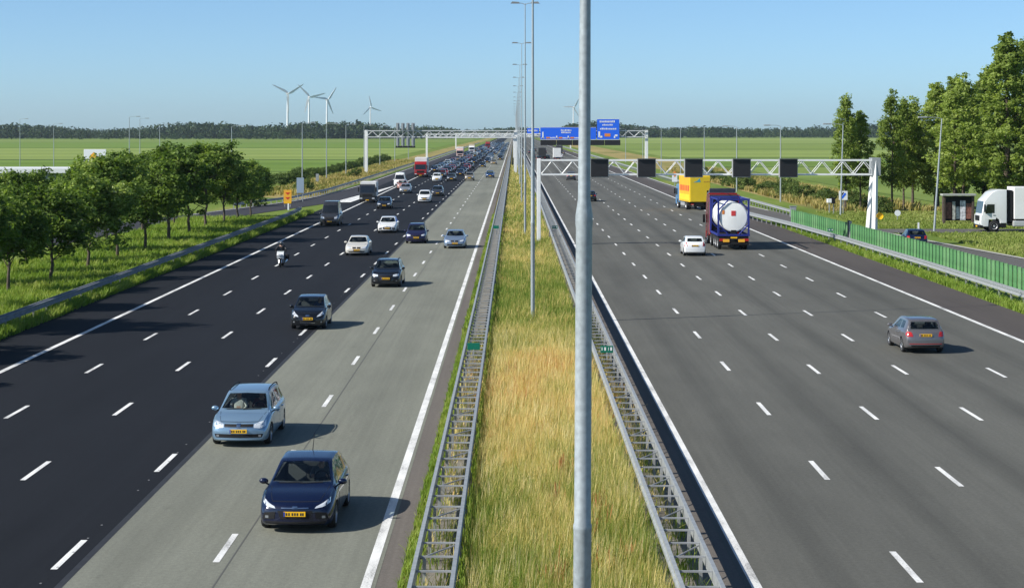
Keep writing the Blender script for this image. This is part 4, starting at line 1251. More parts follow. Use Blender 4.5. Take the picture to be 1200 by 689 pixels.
def cab(k, y0, L, W, H, m2=None, roof=True):
    """lorry cab, front at y0 (towards -y)"""
    hw = W/2
    prof = [(y0+.02,.45),(y0,.95),(y0+.02,1.45),(y0+.12,1.55),(y0+.32,2.75),(y0+.50,2.95)] + ([(y0+1.0,H-.25),(y0+1.5,H),(y0+L,H)] if roof else [(y0+.9,H),(y0+L,H)]) + [(y0+L,.75),(y0+1.75,.75),(y0+1.7,1.05),(y0+1.45,1.2),(y0+1.0,1.2),(y0+.75,1.05),(y0+.7,.45)]
    bm = bmesh.new()
    for s_ in (-1, 1):
        pass
    mb = MB(); mb.prism(prof, -hw, hw, 'x')
    me = mb.mesh('cab', M_paintslot)
    bm.from_mesh(me)
    ed = [e for e in bm.edges if abs(abs(e.verts[0].co.x)-hw) < 1e-4 and abs(abs(e.verts[1].co.x)-hw) < 1e-4 and e.verts[0].co.x*e.verts[1].co.x > 0]
    bmesh.ops.bevel(bm, geom=ed, offset=.09, segments=3, profile=.6, affect='EDGES')
    bmesh.ops.recalc_face_normals(bm, faces=bm.faces)
    bm.to_mesh(me); bm.free(); me.shade_smooth(); me.set_sharp_from_angle(angle=R(35))
    c = k.add('cab', me, painted=True)
    # windscreen lying on the sloped front
    def on(z): return np.interp(z, [1.45,1.55,2.75,2.95], [y0+.02,y0+.12,y0+.32,y0+.50])
    v = []
    for z in (1.62, 2.15, 2.70):
        for x in (-hw+.14, -hw*.5, 0, hw*.5, hw-.14):
            v.append((x, on(z)-.012 , z))
    w_ = MB(); w_.add(v, [(j*5+i, j*5+i+1, j*5+i+6, j*5+i+5) for j in range(2) for i in range(4)])
    k.add('windscreen', w_.mesh('windscreen', M_glassd))
    for s_ in (-1, 1):
        x = s_*(hw+.008)
        q = MB(); q.add([(x,y0+.42,1.62),(x,y0+1.25,1.66),(x,y0+1.25,2.45),(x,y0+.58,2.45)], [(0,1,2,3)])
        q.add([(x-s_*.02,y0+.42,1.62),(x-s_*.02,y0+1.25,1.66),(x-s_*.02,y0+1.25,2.45),(x-s_*.02,y0+.58,2.45)], [(3,2,1,0)])
        d = k.add('door', MB().bbox(min(s_*hw*.99,s_*(hw+.004)), max(s_*hw*.99,s_*(hw+.004)), y0+.36,y0+1.36,1.1,2.6,.002).mesh('door', M_paintslot), painted=True)
        k.add('side_window', q.mesh('side_window', M_glassd), d)
        k.add('handle', MB().bbox(min(x,x+s_*.03),max(x,x+s_*.03),y0+1.1,y0+1.3,1.45,1.5,.01).mesh('handle', M_trim), d)
        k.add('mirror', MB().bbox(min(s_*(hw+.05),s_*(hw+.25)),max(s_*(hw+.05),s_*(hw+.25)),y0+.28,y0+.40,1.75,2.45,.03).mesh('mirror', M_trim))
        k.add('headlight', MB().bbox(s_*hw*.78-.2,s_*hw*.78+.2,y0-.03,y0+.05,.62,.80,.02).mesh('headlight', M_lampw))
    k.add('grille', MB().bbox(-hw*.62,hw*.62,y0-.02,y0+.03,.95,1.42,.02).mesh('grille', M_trim))
    k.add('bumper', MB().bbox(-hw,hw,y0-.06,y0+.25,.30,.60,.04).mesh('bumper', m2 or M_trim))
    k.add('number_plate', MB().box(-.26,.26,y0-.085,y0-.062,.40,.51).mesh('number_plate', M_yel))
    return c

def box_lorry(name, loc, rz, cabm, boxm, label, group, L=10.0, H=3.9, ch=3.2, extra=None, scale=1.0):
    k = Kit(); W = 2.5
    cab(k, 0, 2.1, W, ch, roof=ch > 3.4)
    k.add('chassis', MB().box(-.45,.45,1.2,L,.55,.95).mesh('chassis', M_trim))
    k.add('box_body', MB().bbox(-1.27,1.27,2.35,L,.98,H,.05).mesh('box_body', boxm))
    for y in (1.22,): 
        for s_ in (1,-1): lorry_wheel(k, s_*1.08, y)
    for y in ((L-2.4,) if L < 9 else (L-3.2, L-1.9)):
        for s_ in (1,-1): lorry_wheel(k, s_*.96, y, dual=True)
    for s_ in (1,-1):
        k.add('side_guard', MB().bbox(s_*1.2-.03,s_*1.2+.03,3.0,L-4.0 if L > 9 else L-3.2,.45,.85,.02).mesh('side_guard', M_steel_d))
        k.add('tail_light', MB().bbox(s_*.95-.18,s_*.95+.18,L-.02,L+.03,.62,.78,.02).mesh('tail_light', M_lampr))
    k.add('rear_bumper', MB().bbox(-1.2,1.2,L-.1,L+.0,.42,.58,.03).mesh('rear_bumper', M_trim))
    if extra: extra(k, L)
    return k.place(name, loc, rz, cabm, label, 'lorry', group, scale=scale)

M_boxw = mat('white_box_body', (.72,.72,.70), .5, noise=.06, nscale=1)
box_lorry('box_lorry', (-19.75, 257, 0), 0, P['dgrey'], M_boxw, 'white box van with tall body between the grey van and the white van', 'lorries on the left carriageway', L=7.0, H=3.3, ch=2.45, scale=.84)
box_lorry('box_lorry', (-19.6, 400, 0), 0, P['red'], M_boxw, 'red-cabbed lorry with tall white box body on the left carriageway', 'lorries on the left carriageway', L=10.5, H=4.1, ch=3.3)
box_lorry('box_lorry', (-19.6, 690, 0), 0, paint('lorry_rose', (.55,.38,.34)), M_boxw, 'distant white lorry with reddish front beyond the far gantry', 'lorries on the left carriageway', L=11, H=4.0, ch=3.6)
box_lorry('box_lorry', (-18.6, 838, 0), 0, P['white'], mat('tan_box', (.5,.42,.3), .6), 'tiny distant lorry with tan box in the queue', 'lorries on the left carriageway', L=11, H=4.0, ch=3.3)
box_lorry('box_lorry', (-15.0, 1085, 0), 0, P['red'], mat('brick_box', (.3,.1,.08), .6), 'tiny farthest lorry with dark red box in the queue', 'lorries on the left carriageway', L=11, H=4.0, ch=3.3)
box_lorry('box_lorry', (14.4, 640+11, 0), math.pi, P['white'], M_boxw, 'distant white lorry seen from behind below the blue signs', 'lorries on the right carriageway', L=11, H=4.0, ch=3.3)
box_lorry('box_lorry', (18.0, 760+11, 0), math.pi, P['white'], mat('dark_box', (.05,.05,.055), .6), 'distant dark lorry seen from behind below the blue signs', 'lorries on the right carriageway', L=11, H=4.0, ch=3.3)
box_lorry('box_lorry', (9.6, 655+9, 0), math.pi, P['black'], mat('black_box', (.02,.02,.022), .6), 'distant black lorry left of the foreground pole, below the blue signs', 'lorries on the right carriageway', L=9.5, H=4.0, ch=3.3)

# yellow lorry: rear door with blue triangle, red band on the side
M_yb = mat('yellow_box', (.83,.58,.02), .45, noise=.05, nscale=1)
M_ob = mat('orange_side', (.80,.38,.015), .5, noise=.06, nscale=1)
def yellow_extra(k, L):
    d = k.add('rear_door', MB().bbox(-1.24,1.24,L,L+.05,1.05,4.05,.02).mesh('rear_door', M_yb))
    q = MB(); q.prism([(.55,3.4),(-.05,3.4),(.05,3.9)], L+.051, L+.060, 'y'); q.prism([(.85,3.38),(.6,3.38),(.2,3.62)], L+.051, L+.060, 'y')
    k.add('emblem', q.mesh('emblem', mat('emblem_blue', (.08,.40,.50), .5)), d)
    q = MB()
    x = -.45
    for wv in (.16,.12,.2,.14,.1): q.box(x-wv, x, L+.051, L+.058, 3.38, 3.52); x -= wv+.05
    k.add('lettering', q.mesh('lettering', mat('lettering_ochre', (.55,.33,.03), .5)), d)
    k.add('latch', MB().bbox(-1.02,-.82,L+.05,L+.11,1.7,2.4,.02).mesh('latch', M_trim), d)
    # the right-hand side in driving direction is -x before the turn; the camera sees the other one
    for s_ in (1,-1):
        sp = k.add('side_panel', MB().bbox(min(s_*1.27,s_*1.285),max(s_*1.27,s_*1.285),2.45,L-.1,1.05,4.1,.004).mesh('side_panel', M_ob))
        q = MB(); y = 2.8
        while y < L-.6:
            wv = random.uniform(.5,1.1); q.box(min(s_*1.287,s_*1.292),max(s_*1.287,s_*1.292),y,min(y+wv,L-.3),2.3,3.0); y += wv+.22
        k.add('red_lettering', q.mesh('red_lettering', mat('lettering_red', (.55,.10,.02), .5)), sp)
        k.add('yellow_band', MB().box(min(s_*1.287,s_*1.291),max(s_*1.287,s_*1.291),2.6,L-.25,1.2,1.9).mesh('yellow_band', M_yb), sp)
box_lorry('box_lorry', (21.6, 233+8.5, 0), math.pi+R(7), paint('lorry_blue', (.10,.25,.45)), M_yb, 'yellow box lorry with blue triangle emblem on its rear door', 'lorries on the right carriageway', L=8.6, H=4.2, ch=3.0, extra=yellow_extra)

# tank container lorry
def tank_lorry(loc, rz):
    k = Kit(); L = 10.6
    M_fb = mat('frame_blue', (.022,.035,.20), .75, spec=.2); M_tank = mat('tank_shell', (.86,.86,.83), .4, 0, noise=.06, nscale=1.2)
    cab(k, 0, 2.35, 2.5, 4.35)
    k.add('cab_back', MB().bbox(-1.2,1.2,2.36,2.42,.9,4.2,.02).mesh('cab_back', mat('cab_back_dark', (.05,.045,.05), .6)))
    k.add('roof_fairing', MB().prism([(1.0,4.36),(2.3,4.36),(2.3,4.75)], -1.1, 1.1, 'x').mesh('roof_fairing', mat('fairing_grey', (.13,.13,.15), .5)))
    for s_ in (1,-1): k.add('side_fairing', MB().bbox(s_*1.22-.03,s_*1.22+.03,2.3,3.9,.9,4.25,.02).mesh('side_fairing', M_paintslot), painted=True)
    k.add('chassis', MB().box(-.5,.5,1.5,L-.1,.75,1.12).mesh('chassis', M_trim))
    y0, y1 = 4.4, L-.15; zb, zt = 1.25, 4.05; hw = 1.22
    T = MB(); cz = (zb+zt)/2; rad = 1.2
    T.lathe([(y0+.10,.001),(y0+.12,rad*.7),(y0+.25,rad*.95),(y0+.45,rad),(y1-.14,rad),(y1-.06,rad*.985),(y1-.02,rad*.93),(y1+.03,rad*.5),(y1+.05,.001)], 'y', 32, (0,0,cz))
    T.v = [(x*.97, y_, z) for x, y_, z in T.v]
    t = k.add('tank', T.mesh('tank', M_tank, 24))
    for y in (y0+1.6, y0+3.2, y0+4.6):
        b = MB(); b.lathe([(y-.04,rad+.002),(y-.04,rad+.02),(y+.04,rad+.02),(y+.04,rad+.002)], 'y', 32, (0,0,cz)); b.v = [(p[0]*.97, p[1], p[2]) for p in b.v]; k.add('hoop', b.mesh('hoop', M_steel), t)
    k.add('emblem', MB().bbox(-.16,.2,y1+.0,y1+.06,cz+.1,cz+.52,.01).mesh('emblem', mat('emblem_red', (.60,.05,.05), .5)), t)
    k.add('valve_box', MB().bbox(-.22,.22,y1-.15,y1+.0,zb-.02,zb+.36,.02).mesh('valve_box', M_trim), t)
    k.add('warning_label', MB().box(.74,.92,y1-.03,y1+.025,cz+.25,cz+.55).mesh('warning_label', M_sor), t)
    for y in (y0, y1):
        F = MB()
        for s_ in (1,-1): F.box(s_*hw-.06,s_*hw+.085,y-.08,y+.08,zb-.1,zt+.06)
        F.box(-hw-.085,hw+.085,y-.075,y+.075,zt-.05,zt+.10); F.box(-hw-.085,hw+.085,y-.075,y+.075,zb-.12,zb+.04)
        k.add('end_frame', F.mesh('end_frame', M_fb))
        for sx in (1,-1):
            for zz, sz in ((zt,-1),(zb,1)):
                B = MB(); B.tube([(sx*(hw-.02),y+.05,zz+sz*.80),(sx*(hw-.78),y+.05,zz+sz*.02)], .055, 4); k.add('corner_brace', B.mesh('corner_brace', M_fb))
    for s_ in (1,-1):
        k.add('bottom_rail', MB().box(s_*hw-.06,s_*hw+.06,y0+.08,y1-.08,zb-.12,zb+.02).mesh('bottom_rail', M_fb))
        k.add('top_rail', MB().box(s_*hw-.05,s_*hw+.05,y0+.08,y1-.08,zt-.04,zt+.07).mesh('top_rail', M_fb))
        B = MB(); B.tube([(s_*hw,y0+.1,zb),(s_*hw,y0+1.6,zt)], .05, 4); k.add('side_brace', B.mesh('side_brace', M_fb))
        k.add('mudguard', MB().bbox(s_*.95-.3,s_*.95+.3,L-4.6,L-.5,1.02,1.08,.02).mesh('mudguard', M_trim))
        k.add('tail_light', MB().bbox(s_*.95-.25,s_*.95+.22,L-.04,L+.04,.72,.92,.02).mesh('tail_light', M_lampr))
        k.add('hazard_plate', MB().bbox(s_*.62-.26,s_*.62+.26,L+.0,L+.05,.64,.88,.01).mesh('hazard_plate', M_so))
    k.add('rear_bumper', MB().bbox(-1.22,1.22,L-.12,L+.0,.42,.60,.03).mesh('rear_bumper', M_trim))
    k.add('number_plate', MB().box(-.26,.26,L+.0,L+.05,.95,1.06).mesh('number_plate', M_yel))
    k.add('rear_panel', MB().box(-1.2,1.2,L-.2,L-.12,.6,1.2).mesh('rear_panel', M_trim))
    for s_ in (1,-1):
        lorry_wheel(k, s_*1.08, 1.22)
        lorry_wheel(k, s_*.96, 4.4, dual=True)
        for y in (L-4.0, L-2.65, L-1.3): lorry_wheel(k, s_*1.05, y)
    k.place('tank_lorry', loc, rz, P['red'], 'lorry with white tank in a blue container frame and red cab', 'lorry', 'lorries on the right carriageway')
tank_lorry((17.75, 154.5+10.6, 0), math.pi)

# white articulated lorry on the service road, facing left
def artic(loc, rz):
    k = Kit(); W = 2.5
    cab(k, 0, 2.35, W, 3.75, m2=M_trim)
    k.add('lower_skirt', MB().bbox(-1.2,1.2,.7,2.3,.35,.75,.03).mesh('lower_skirt', M_trim))
    k.add('gap_panel', MB().bbox(-1.1,1.1,2.42,2.9,.9,3.7,.03).mesh('gap_panel', M_trim))
    k.add('chassis', MB().box(-.5,.5,1.5,15.0,.7,1.1).mesh('chassis', M_trim))
    t = k.add('trailer_box', MB().bbox(-1.28,1.28,3.0,16.2,1.12,3.98,.05).mesh('trailer_box', mat('trailer_white', (.80,.80,.79), .4, noise=.04, nscale=1)))
    for s_ in (1,-1):
        k.add('emblem', MB().box(min(s_*1.28,s_*1.295),max(s_*1.28,s_*1.295),4.55,5.15,3.25,3.62).mesh('emblem', mat('emblem_green', (.0,.30,.19), .5)), t)
        k.add('fuel_tank', MB().bbox(s_*1.0-.22,s_*1.0+.22,2.9,4.9,.45,1.0,.12).mesh('fuel_tank', mat('tank_alloy', (.6,.6,.58), .4, .4)))
        lorry_wheel(k, s_*1.08, 1.22); lorry_wheel(k, s_*.96, 5.6, dual=True)
        for y in (11.5,12.8,14.1): lorry_wheel(k, s_*1.05, y)
    k.place('articulated_lorry', loc, rz, P['white'], 'white articulated lorry facing left on the service road by the poplars', 'lorry', scale=1.07)
artic((44.6, 184.2, 0), -math.pi/2)

# ------------------------------------------------------------------ people
def person(name, joints, bones, groups, mats_, label, parent_loc, rz=0, group=None):
    """one continuous body: joints {n:(x,y,z,r)}, bones [(a,b)], groups: joint -> material index"""
    names_ = list(joints); V = [joints[n][:3] for n in names_]
    E = [(names_.index(a), names_.index(b)) for a, b in bones]
    me = bpy.data.meshes.new(name); me.from_pydata(V, E, []); 
    o = tmp_obj(me)
    md = o.modifiers.new('s', 'SKIN'); 
    for i, n in enumerate(names_):
        sv = me.skin_vertices[0].data[i]; r_ = joints[n][3]
        sv.radius = (r_, r_) if not isinstance(r_, tuple) else r_
        sv.use_root = (n == 'pelvis')
    o.modifiers.new('u', 'SUBSURF').levels = 2
    dg = bpy.context.evaluated_depsgraph_get()
    res = bpy.data.meshes.new_from_object(o.evaluated_get(dg)); bpy.data.objects.remove(o)
    for m in mats_: res.materials.append(m)
    JV = np.array(V)
    for p in res.polygons:
        c = np.array(p.center); best = None; bd = 1e9
        for a, b in E:
            ab = JV[b]-JV[a]; t = np.clip(np.dot(c-JV[a], ab)/np.dot(ab, ab), 0, 1)
            dd = np.linalg.norm(c-(JV[a]+ab*t))
            if dd < bd: bd = dd; best = names_[a] if t < .5 else names_[b]
        p.material_index = groups.get(best, 0)
    res.shade_smooth()
    o = link(name, res, None, parent_loc, (0,0,rz))
    tag(o, label, 'person', group)
    return o
M_skin = mat('skin', (.50,.30,.22), .55); M_hair = mat('dark_hair', (.03,.022,.016), .7)
def seated(loc, shirt, label, arms=True, rz=0):
    J = dict(pelvis=(0,.30,.62,.16), waist=(0,.33,.80,.145), chest=(0,.36,1.0,(.20,.13)), neck=(0,.36,1.16,.06), chin=(0,.33,1.22,.075), head=(0,.345,1.30,.095), crown=(0,.355,1.38,.07),
             sl=(-.19,.36,1.07,.07), el=(-.26,.18,.88,.05), hl=(-.15,-.05,.98,.042), sr=(.19,.36,1.07,.07), er=(.26,.18,.88,.05), hr=(.15,-.05,.98,.042),
             kl=(-.12,-.10,.66,.085), kr=(.12,-.10,.66,.085), fl=(-.12,-.32,.40,.06), fr=(.12,-.32,.40,.06))
    if not arms:
        J['hl'] = (-.10,.05,.74,.042); J['hr'] = (.10,.05,.74,.042)
    B = [('pelvis','waist'),('waist','chest'),('chest','neck'),('neck','chin'),('chin','head'),('head','crown'),('chest','sl'),('sl','el'),('el','hl'),('chest','sr'),('sr','er'),('er','hr'),('pelvis','kl'),('pelvis','kr'),('kl','fl'),('kr','fr')]
    G = dict(neck=1,chin=1,head=1,crown=2,hl=1,hr=1,pelvis=3,kl=3,kr=3,fl=3,fr=3)
    p = person('person', J, B, G, [shirt, M_skin, M_hair, mat('dark_trousers', (.03,.035,.05), .8)], label, loc, rz, 'people in the front cars')
    nose = MB(); nose.tube([(0,.26,1.31),(0,.235,1.275)], [.012,.018], 6); nose.build('nose', M_skin, p)
    return p
hk = CARS['hatch'].info; ek = CARS['estate'].info; mk_ = CARS['mini'].info
seated((-5.22+.36, 45.45+hk['seat'][1]+.12, 0), mat('grey_shirt', (.12,.12,.13), .8), 'driver in dark clothes at the wheel of the navy hatchback')
seated((-8.35+.36, 57.85+ek['seat'][1]+.12, 0), mat('dark_red_shirt', (.12,.03,.03), .8), 'driver in dark red at the wheel of the light blue estate')
seated((-8.35-.36, 57.85+ek['seat'][1]+.14, 0), mat('pale_shirt', (.6,.58,.55), .8), 'passenger in a pale shirt in the light blue estate', arms=False)
seated((-9.98+.36, 92.25+mk_['seat'][1]+.10, 0), mat('blue_shirt', (.06,.10,.22), .8), 'driver in blue at the wheel of the black small hatchback')

# motorcycle and rider (front towards -y)
mc = tag(empty('motorcycle', (-16.5, 134.5, 0)), 'black and white touring motorcycle on the dark lanes', 'motorcycle')
for y, r_, w in ((.32,.31,.12),(1.78,.31,.17)):
    t = MB(); t.lathe([(-w/2,r_*.72),(-w/2,r_*.9),(-w/4,r_),(w/4,r_),(w/2,r_*.9),(w/2,r_*.72)], 'x', 24, (0,y,r_)); wv = t.build('wheel', M_rubber, mc, 40)
    t = MB(); t.lathe([(-.04,r_*.74),(-.03,r_*.66),(-.03,.05),(.03,.05),(.03,r_*.66),(.04,r_*.74)], 'x', 20, (0,y,r_)); t.build('rim', M_rim, wv, 40)
for s_ in (-.09,.09):
    t = MB(); t.tube([(s_,.32,.31),(s_,.62,.95)], .03, 8); t.build('fork', M_chrome, mc, 40)
MB().prism([(.35,.62),(.30,.85),(.42,1.05),(.62,1.12),(.75,.95),(.70,.60)], -.24, .24, 'x').build('fairing', P['white'], mc)
t = MB(); t.add([(-.2,.44,1.06),(.2,.44,1.06),(.15,.60,1.34),(-.15,.60,1.34)], [(0,1,2,3)]); t.build('windshield', M_glass, mc)
t = MB(); t.bbox(-.13,.13,.26,.34,.80,.95,.04); t.build('headlight', M_lampw, mc)
t = MB(); t.bbox(-.16,.16,.7,1.12,.80,1.03,.09); t.build('fuel_tank', P['black'], mc, 60)
t = MB(); t.bbox(-.15,.15,1.1,1.85,.76,.88,.05); t.build('seat', M_trim, mc, 60)
t = MB(); t.bbox(-.22,.22,.72,1.25,.28,.75,.08); t.build('engine', M_steel_d, mc, 60)
for s_ in (-1,1):
    t = MB(); t.bbox(s_*.36-.11,s_*.36+.11,1.5,1.98,.50,.86,.05); t.build('pannier', M_trim, mc, 60)
    t = MB(); t.tube([(s_*.05,.62,1.05),(s_*.28,.66,1.10),(s_*.38,.74,1.08)], .016, 6); t.build('handlebar', M_trim, mc)
    t = MB(); t.bbox(s_*.36-.07,s_*.36+.07,.58,.62,1.18,1.27,.02); t.build('mirror', M_trim, mc)
t = MB(); t.tube([(.2,1.0,.32),(.27,1.5,.36),(.28,2.0,.42)], [.03,.05,.055], 8); t.build('exhaust', M_chrome, mc, 40)
t = MB(); t.bbox(-.07,.07,.02,.62,.60,.66,.02); t.build('front_mudguard', P['black'], mc)
J = dict(pelvis=(0,1.28,.98,.16), waist=(0,1.22,1.15,.155), chest=(0,1.12,1.36,(.22,.15)), neck=(0,1.06,1.52,.07), head=(0,1.03,1.62,.10), crown=(0,1.04,1.70,.07),
         sl=(-.21,1.12,1.43,.085), el=(-.36,.95,1.24,.065), hl=(-.34,.74,1.12,.05), sr=(.21,1.12,1.43,.085), er=(.36,.95,1.24,.065), hr=(.34,.74,1.12,.05),
         kl=(-.25,.86,.82,.10), fl=(-.22,1.12,.42,.07), tl=(-.22,.95,.34,.05), kr=(.25,.86,.82,.10), fr=(.22,1.12,.42,.07), tr=(.22,.95,.34,.05))
B = [('pelvis','waist'),('waist','chest'),('chest','neck'),('neck','head'),('head','crown'),('chest','sl'),('sl','el'),('el','hl'),('chest','sr'),('sr','er'),('er','hr'),('pelvis','kl'),('kl','fl'),('fl','tl'),('pelvis','kr'),('kr','fr'),('fr','tr')]
rd = person('person', J, B, dict(neck=1,head=1,crown=1), [mat('riding_suit', (.02,.02,.023), .6), M_skin], 'rider in black suit and helmet on the motorcycle', (-16.5,134.5,0))
t = MB(); bmx = bmesh.new(); bmesh.ops.create_uvsphere(bmx, u_segments=16, v_segments=12, radius=1)
for v in bmx.verts: v.co = Vector((v.co.x*.135, 1.04+v.co.y*.16, 1.645+v.co.z*.15))
t.bm(bmx); bmx.free(); h = t.build('helmet', mat('helmet_grey', (.10,.10,.11), .25, coat=1), rd, 60)
t = MB(); t.bbox(-.10,.10,.865,.90,1.61,1.69,.02); t.build('visor', M_glassd, h)
# ------------------------------------------------------------------ vegetation
L_tree = leaf_mat('broadleaf_leaves', [(.24,(.035,.075,.010)),(.46,(.095,.16,.024)),(.64,(.24,.33,.065)),(.82,(.50,.56,.23))], .5, .42, objspace=True)
L_pop = leaf_mat('poplar_leaves', [(.20,(.09,.14,.025)),(.43,(.20,.27,.055)),(.63,(.33,.41,.10)),(.83,(.48,.54,.20))], .35, .5, objspace=True)
L_bush = leaf_mat('bush_leaves', [(.25,(.04,.07,.015)),(.5,(.09,.14,.03)),(.75,(.18,.22,.06))], .6, .3, objspace=True)
L_wood = leaf_mat('far_wood_leaves', [(.25,(.018,.036,.012)),(.5,(.032,.058,.018)),(.75,(.05,.082,.026))], .012, .2)

def leaf_quads(C, N, size, rg):
    """diamond leaves at centres C with normals N"""
    n = len(C)
    t = rg.normal(size=(n,3)); t -= N*(t*N).sum(1, keepdims=True); t /= np.linalg.norm(t, axis=1, keepdims=True)+1e-9
    b = np.cross(N, t)
    s = size*rg.uniform(.65,1.3,(n,1))
    V = np.stack([C-t*s, C+b*s*.55+N*s*.12, C+t*s, C-b*s*.55+N*s*.12], 1).reshape(-1,3)
    F = np.arange(n*4).reshape(n,4)
    return V, F, np.repeat(rg.uniform(0,1,n), 4)

def crown(kind, seed):
    rg = np.random.default_rng(seed)
    cl = []
    if kind == 'round':      # crown about 6 m high, 5.6 m wide, starts 2.2 m above ground
        tries = 0
        lob = rg.uniform(-1,1,(7,3))*np.array([1.5,1.5,2.1]) + np.array([0,0,5.3]); lr = rg.uniform(1.25,1.95,7)
        while len(cl) < 210:
            k = rg.integers(7); d = rg.normal(size=3); d /= np.linalg.norm(d); r_ = lr[k]*rg.uniform(.55,1.0)
            p = lob[k]+d*r_*np.array([1,1,.95])
            if p[2] > 2.1: cl.append(p)
        cl = np.array(cl); cr, nl, sz = .55, 52, .145
    elif kind == 'poplar':   # narrow, 13 m high
        for _ in range(215):
            z = rg.uniform(3.2,13.2); t = (z-3.2)/10.0
            R_ = 2.1*min(1, t*4+.3)*(1-t)**.55 + .2
            a = rg.uniform(0,6.283); q = R_*math.sqrt(rg.uniform(.12,1))*rg.uniform(.6,1.2)
            cl.append((q*math.cos(a), q*math.sin(a), z+.4*rg.normal()))
        cl = np.array(cl); cr, nl, sz = .50, 36, .15
    elif kind == 'big':      # 20 m high broad poplar
        for _ in range(380):
            z = rg.uniform(2.8,19.6); t = (z-2.8)/16.8
            R_ = 4.0*min(1, t*3.2+.3)*(1-t)**.6 + .25
            a = rg.uniform(0,6.283); q = R_*math.sqrt(rg.uniform(.15,1))*rg.uniform(.7,1.15)
            cl.append((q*math.cos(a), q*math.sin(a), z+.5*rg.normal()))
        cl = np.array(cl); cr, nl, sz = .62, 46, .19
    else:                    # bush, 2 m
        for _ in range(60):
            a = rg.uniform(0,6.283); q = 1.25*math.sqrt(rg.uniform(0,1)); z = rg.uniform(.15,1.7)*(1-.35*(q/1.25)**2)
            cl.append((q*math.cos(a), q*math.sin(a), z))
        cl = np.array(cl); cr, nl, sz = .33, 36, .10
    n = len(cl)
    C = np.repeat(cl, nl, 0); D = rg.normal(size=(n*nl,3)); D /= np.linalg.norm(D, axis=1, keepdims=True)
    rad = cr*rg.uniform(.35,1.0,(n*nl,1))*np.repeat(rg.uniform(.7,1.35,n), nl)[:,None]
    C = C + D*rad*np.array([1,1,.8])
    N = D*.6 + rg.normal(size=D.shape)*.55 + np.array([0,0,.35]); N /= np.linalg.norm(N, axis=1, keepdims=True)
    V, F, a = leaf_quads(C, N, sz, rg)
    # whole clumps share part of their value: light and dark clumps
    cv = np.repeat(np.repeat(rg.uniform(0,1,n), nl), 4)
    return quads_mesh('crown', V, F, {'round': L_tree, 'poplar': L_pop, 'big': L_pop}.get(kind, L_bush), a*.5+cv*.5), cl

def trunk_mesh(kind, cl, seed):
    rg = random.Random(seed); mb = MB()
    H, r0 = {'round': (5.6,.10), 'poplar': (11.8,.12), 'big': (17.5,.34)}[kind]
    pts = []; rs = []
    for i in range(8):
        t = i/7; pts.append((rg.uniform(-.08,.08)*i*.5, rg.uniform(-.08,.08)*i*.5, -.1+t*H)); rs.append(r0*(1-t)**.8+.02)
    rs[0] = r0*1.35
    mb.tube(pts, rs, 9)
    idx = rg.sample(range(len(cl)), 26)
    for k in idx:
        e = cl[k]; zb = max(1.9, e[2]-rg.uniform(.8,2.0)) if kind == 'round' else max(2.2, e[2]-rg.uniform(.8,1.8))
        zb = min(zb, H*.95); i = int(zb/H*7); b = pts[min(i,7)]
        m = ((b[0]+e[0])/2, (b[1]+e[1])/2, (zb+e[2])/2-.1)
        mb.tube([(b[0],b[1],zb), m, tuple(e)], [.045 if kind != 'big' else .08,.03,.012], 5)
    return mb.mesh('trunk', M_bark, 50)

TREES = {}
for kind, seeds in (('round',(1,2,3,4)),('poplar',(5,6,7)),('big',(8,9))):
    TREES[kind] = []
    for s_ in seeds:
        c_, cl = crown(kind, s_); TREES[kind].append((c_, trunk_mesh(kind, cl, s_)))
BUSH = [crown('bush', s_)[0] for s_ in (11,12,13)]
def tree(kind, v, loc, sc, rz, label, group, name='tree'):
    r = tag(empty(name, loc, rz), label, 'tree', group); r.scale = sc
    c_, t_ = TREES[kind][v % len(TREES[kind])]
    link('trunk', t_, r); link('crown', c_, r)
    return r
GT = 'row of round trees on the left verge'
tl = [(-30.5,68,1.0,'round tree just outside the left picture edge, first of three whose shade crosses the lanes'),(-30.5,79,1.02,'round tree just outside the left picture edge, second of three whose shade crosses the lanes'),(-30.3,90.5,1.0,'round tree just outside the left picture edge, third of three whose shade crosses the lanes'),(-29.9,102,0.78,'round tree cut by the left picture edge'),(-29.8,112.7,.76,'leftmost whole round tree of the left row'),(-29.4,121.5,.77,'second whole round tree from the left edge'),(-29.4,132,.78,'third whole round tree from the left edge'),
      (-29.6,142.5,.81,'fourth whole round tree from the left edge'),(-29.3,152,0.9,'fifth round tree from the left edge, below the white billboard side'),(-29.8,165,0.98,'tallest round tree near the middle of the left row'),(-30.1,177,0.95,'round tree just right of the tallest one in the left row'),
      (-30.5,189,0.92,'fourth round tree from the right end of the left row'),(-30.2,199,0.85,'third round tree from the right end of the left row'),(-30.1,208,0.78,'second round tree from the right end of the left row'),(-29.9,217,0.68,'rightmost small round tree of the left row')]
for i, (x, y, s_, lb) in enumerate(tl):
    tree('round', i, (x, y, -.05), (s_*(1.26+.16*((i*5)%4)/3), s_*(1.26+.16*((i*3)%4)/3), s_*(1.0+.10*((i*7)%5)/4)), R(67*i), lb, GT)
for i, (x, y, s_) in enumerate([(-34.5,117,.72),(-35,127,.74),(-35,137,.78),(-35,150,.88),(-35,164,.98),(-35,180,.95),(-34.5,194,.85)]):
    tree('round', i+1, (x, y, -.05), (s_*1.15, s_*1.15, s_), R(31*i+20), ['round tree of the hidden second row, behind the leftmost whole tree','round tree of the hidden second row, between the second and third whole trees','round tree of the hidden second row, behind the third whole tree','round tree of the hidden second row, behind the fifth tree','round tree of the hidden second row, behind the tallest tree','round tree of the hidden second row, right of the tallest tree','round tree at the right end of the hidden second row'][i], 'second row of round trees')
GP = 'poplars right of the road'
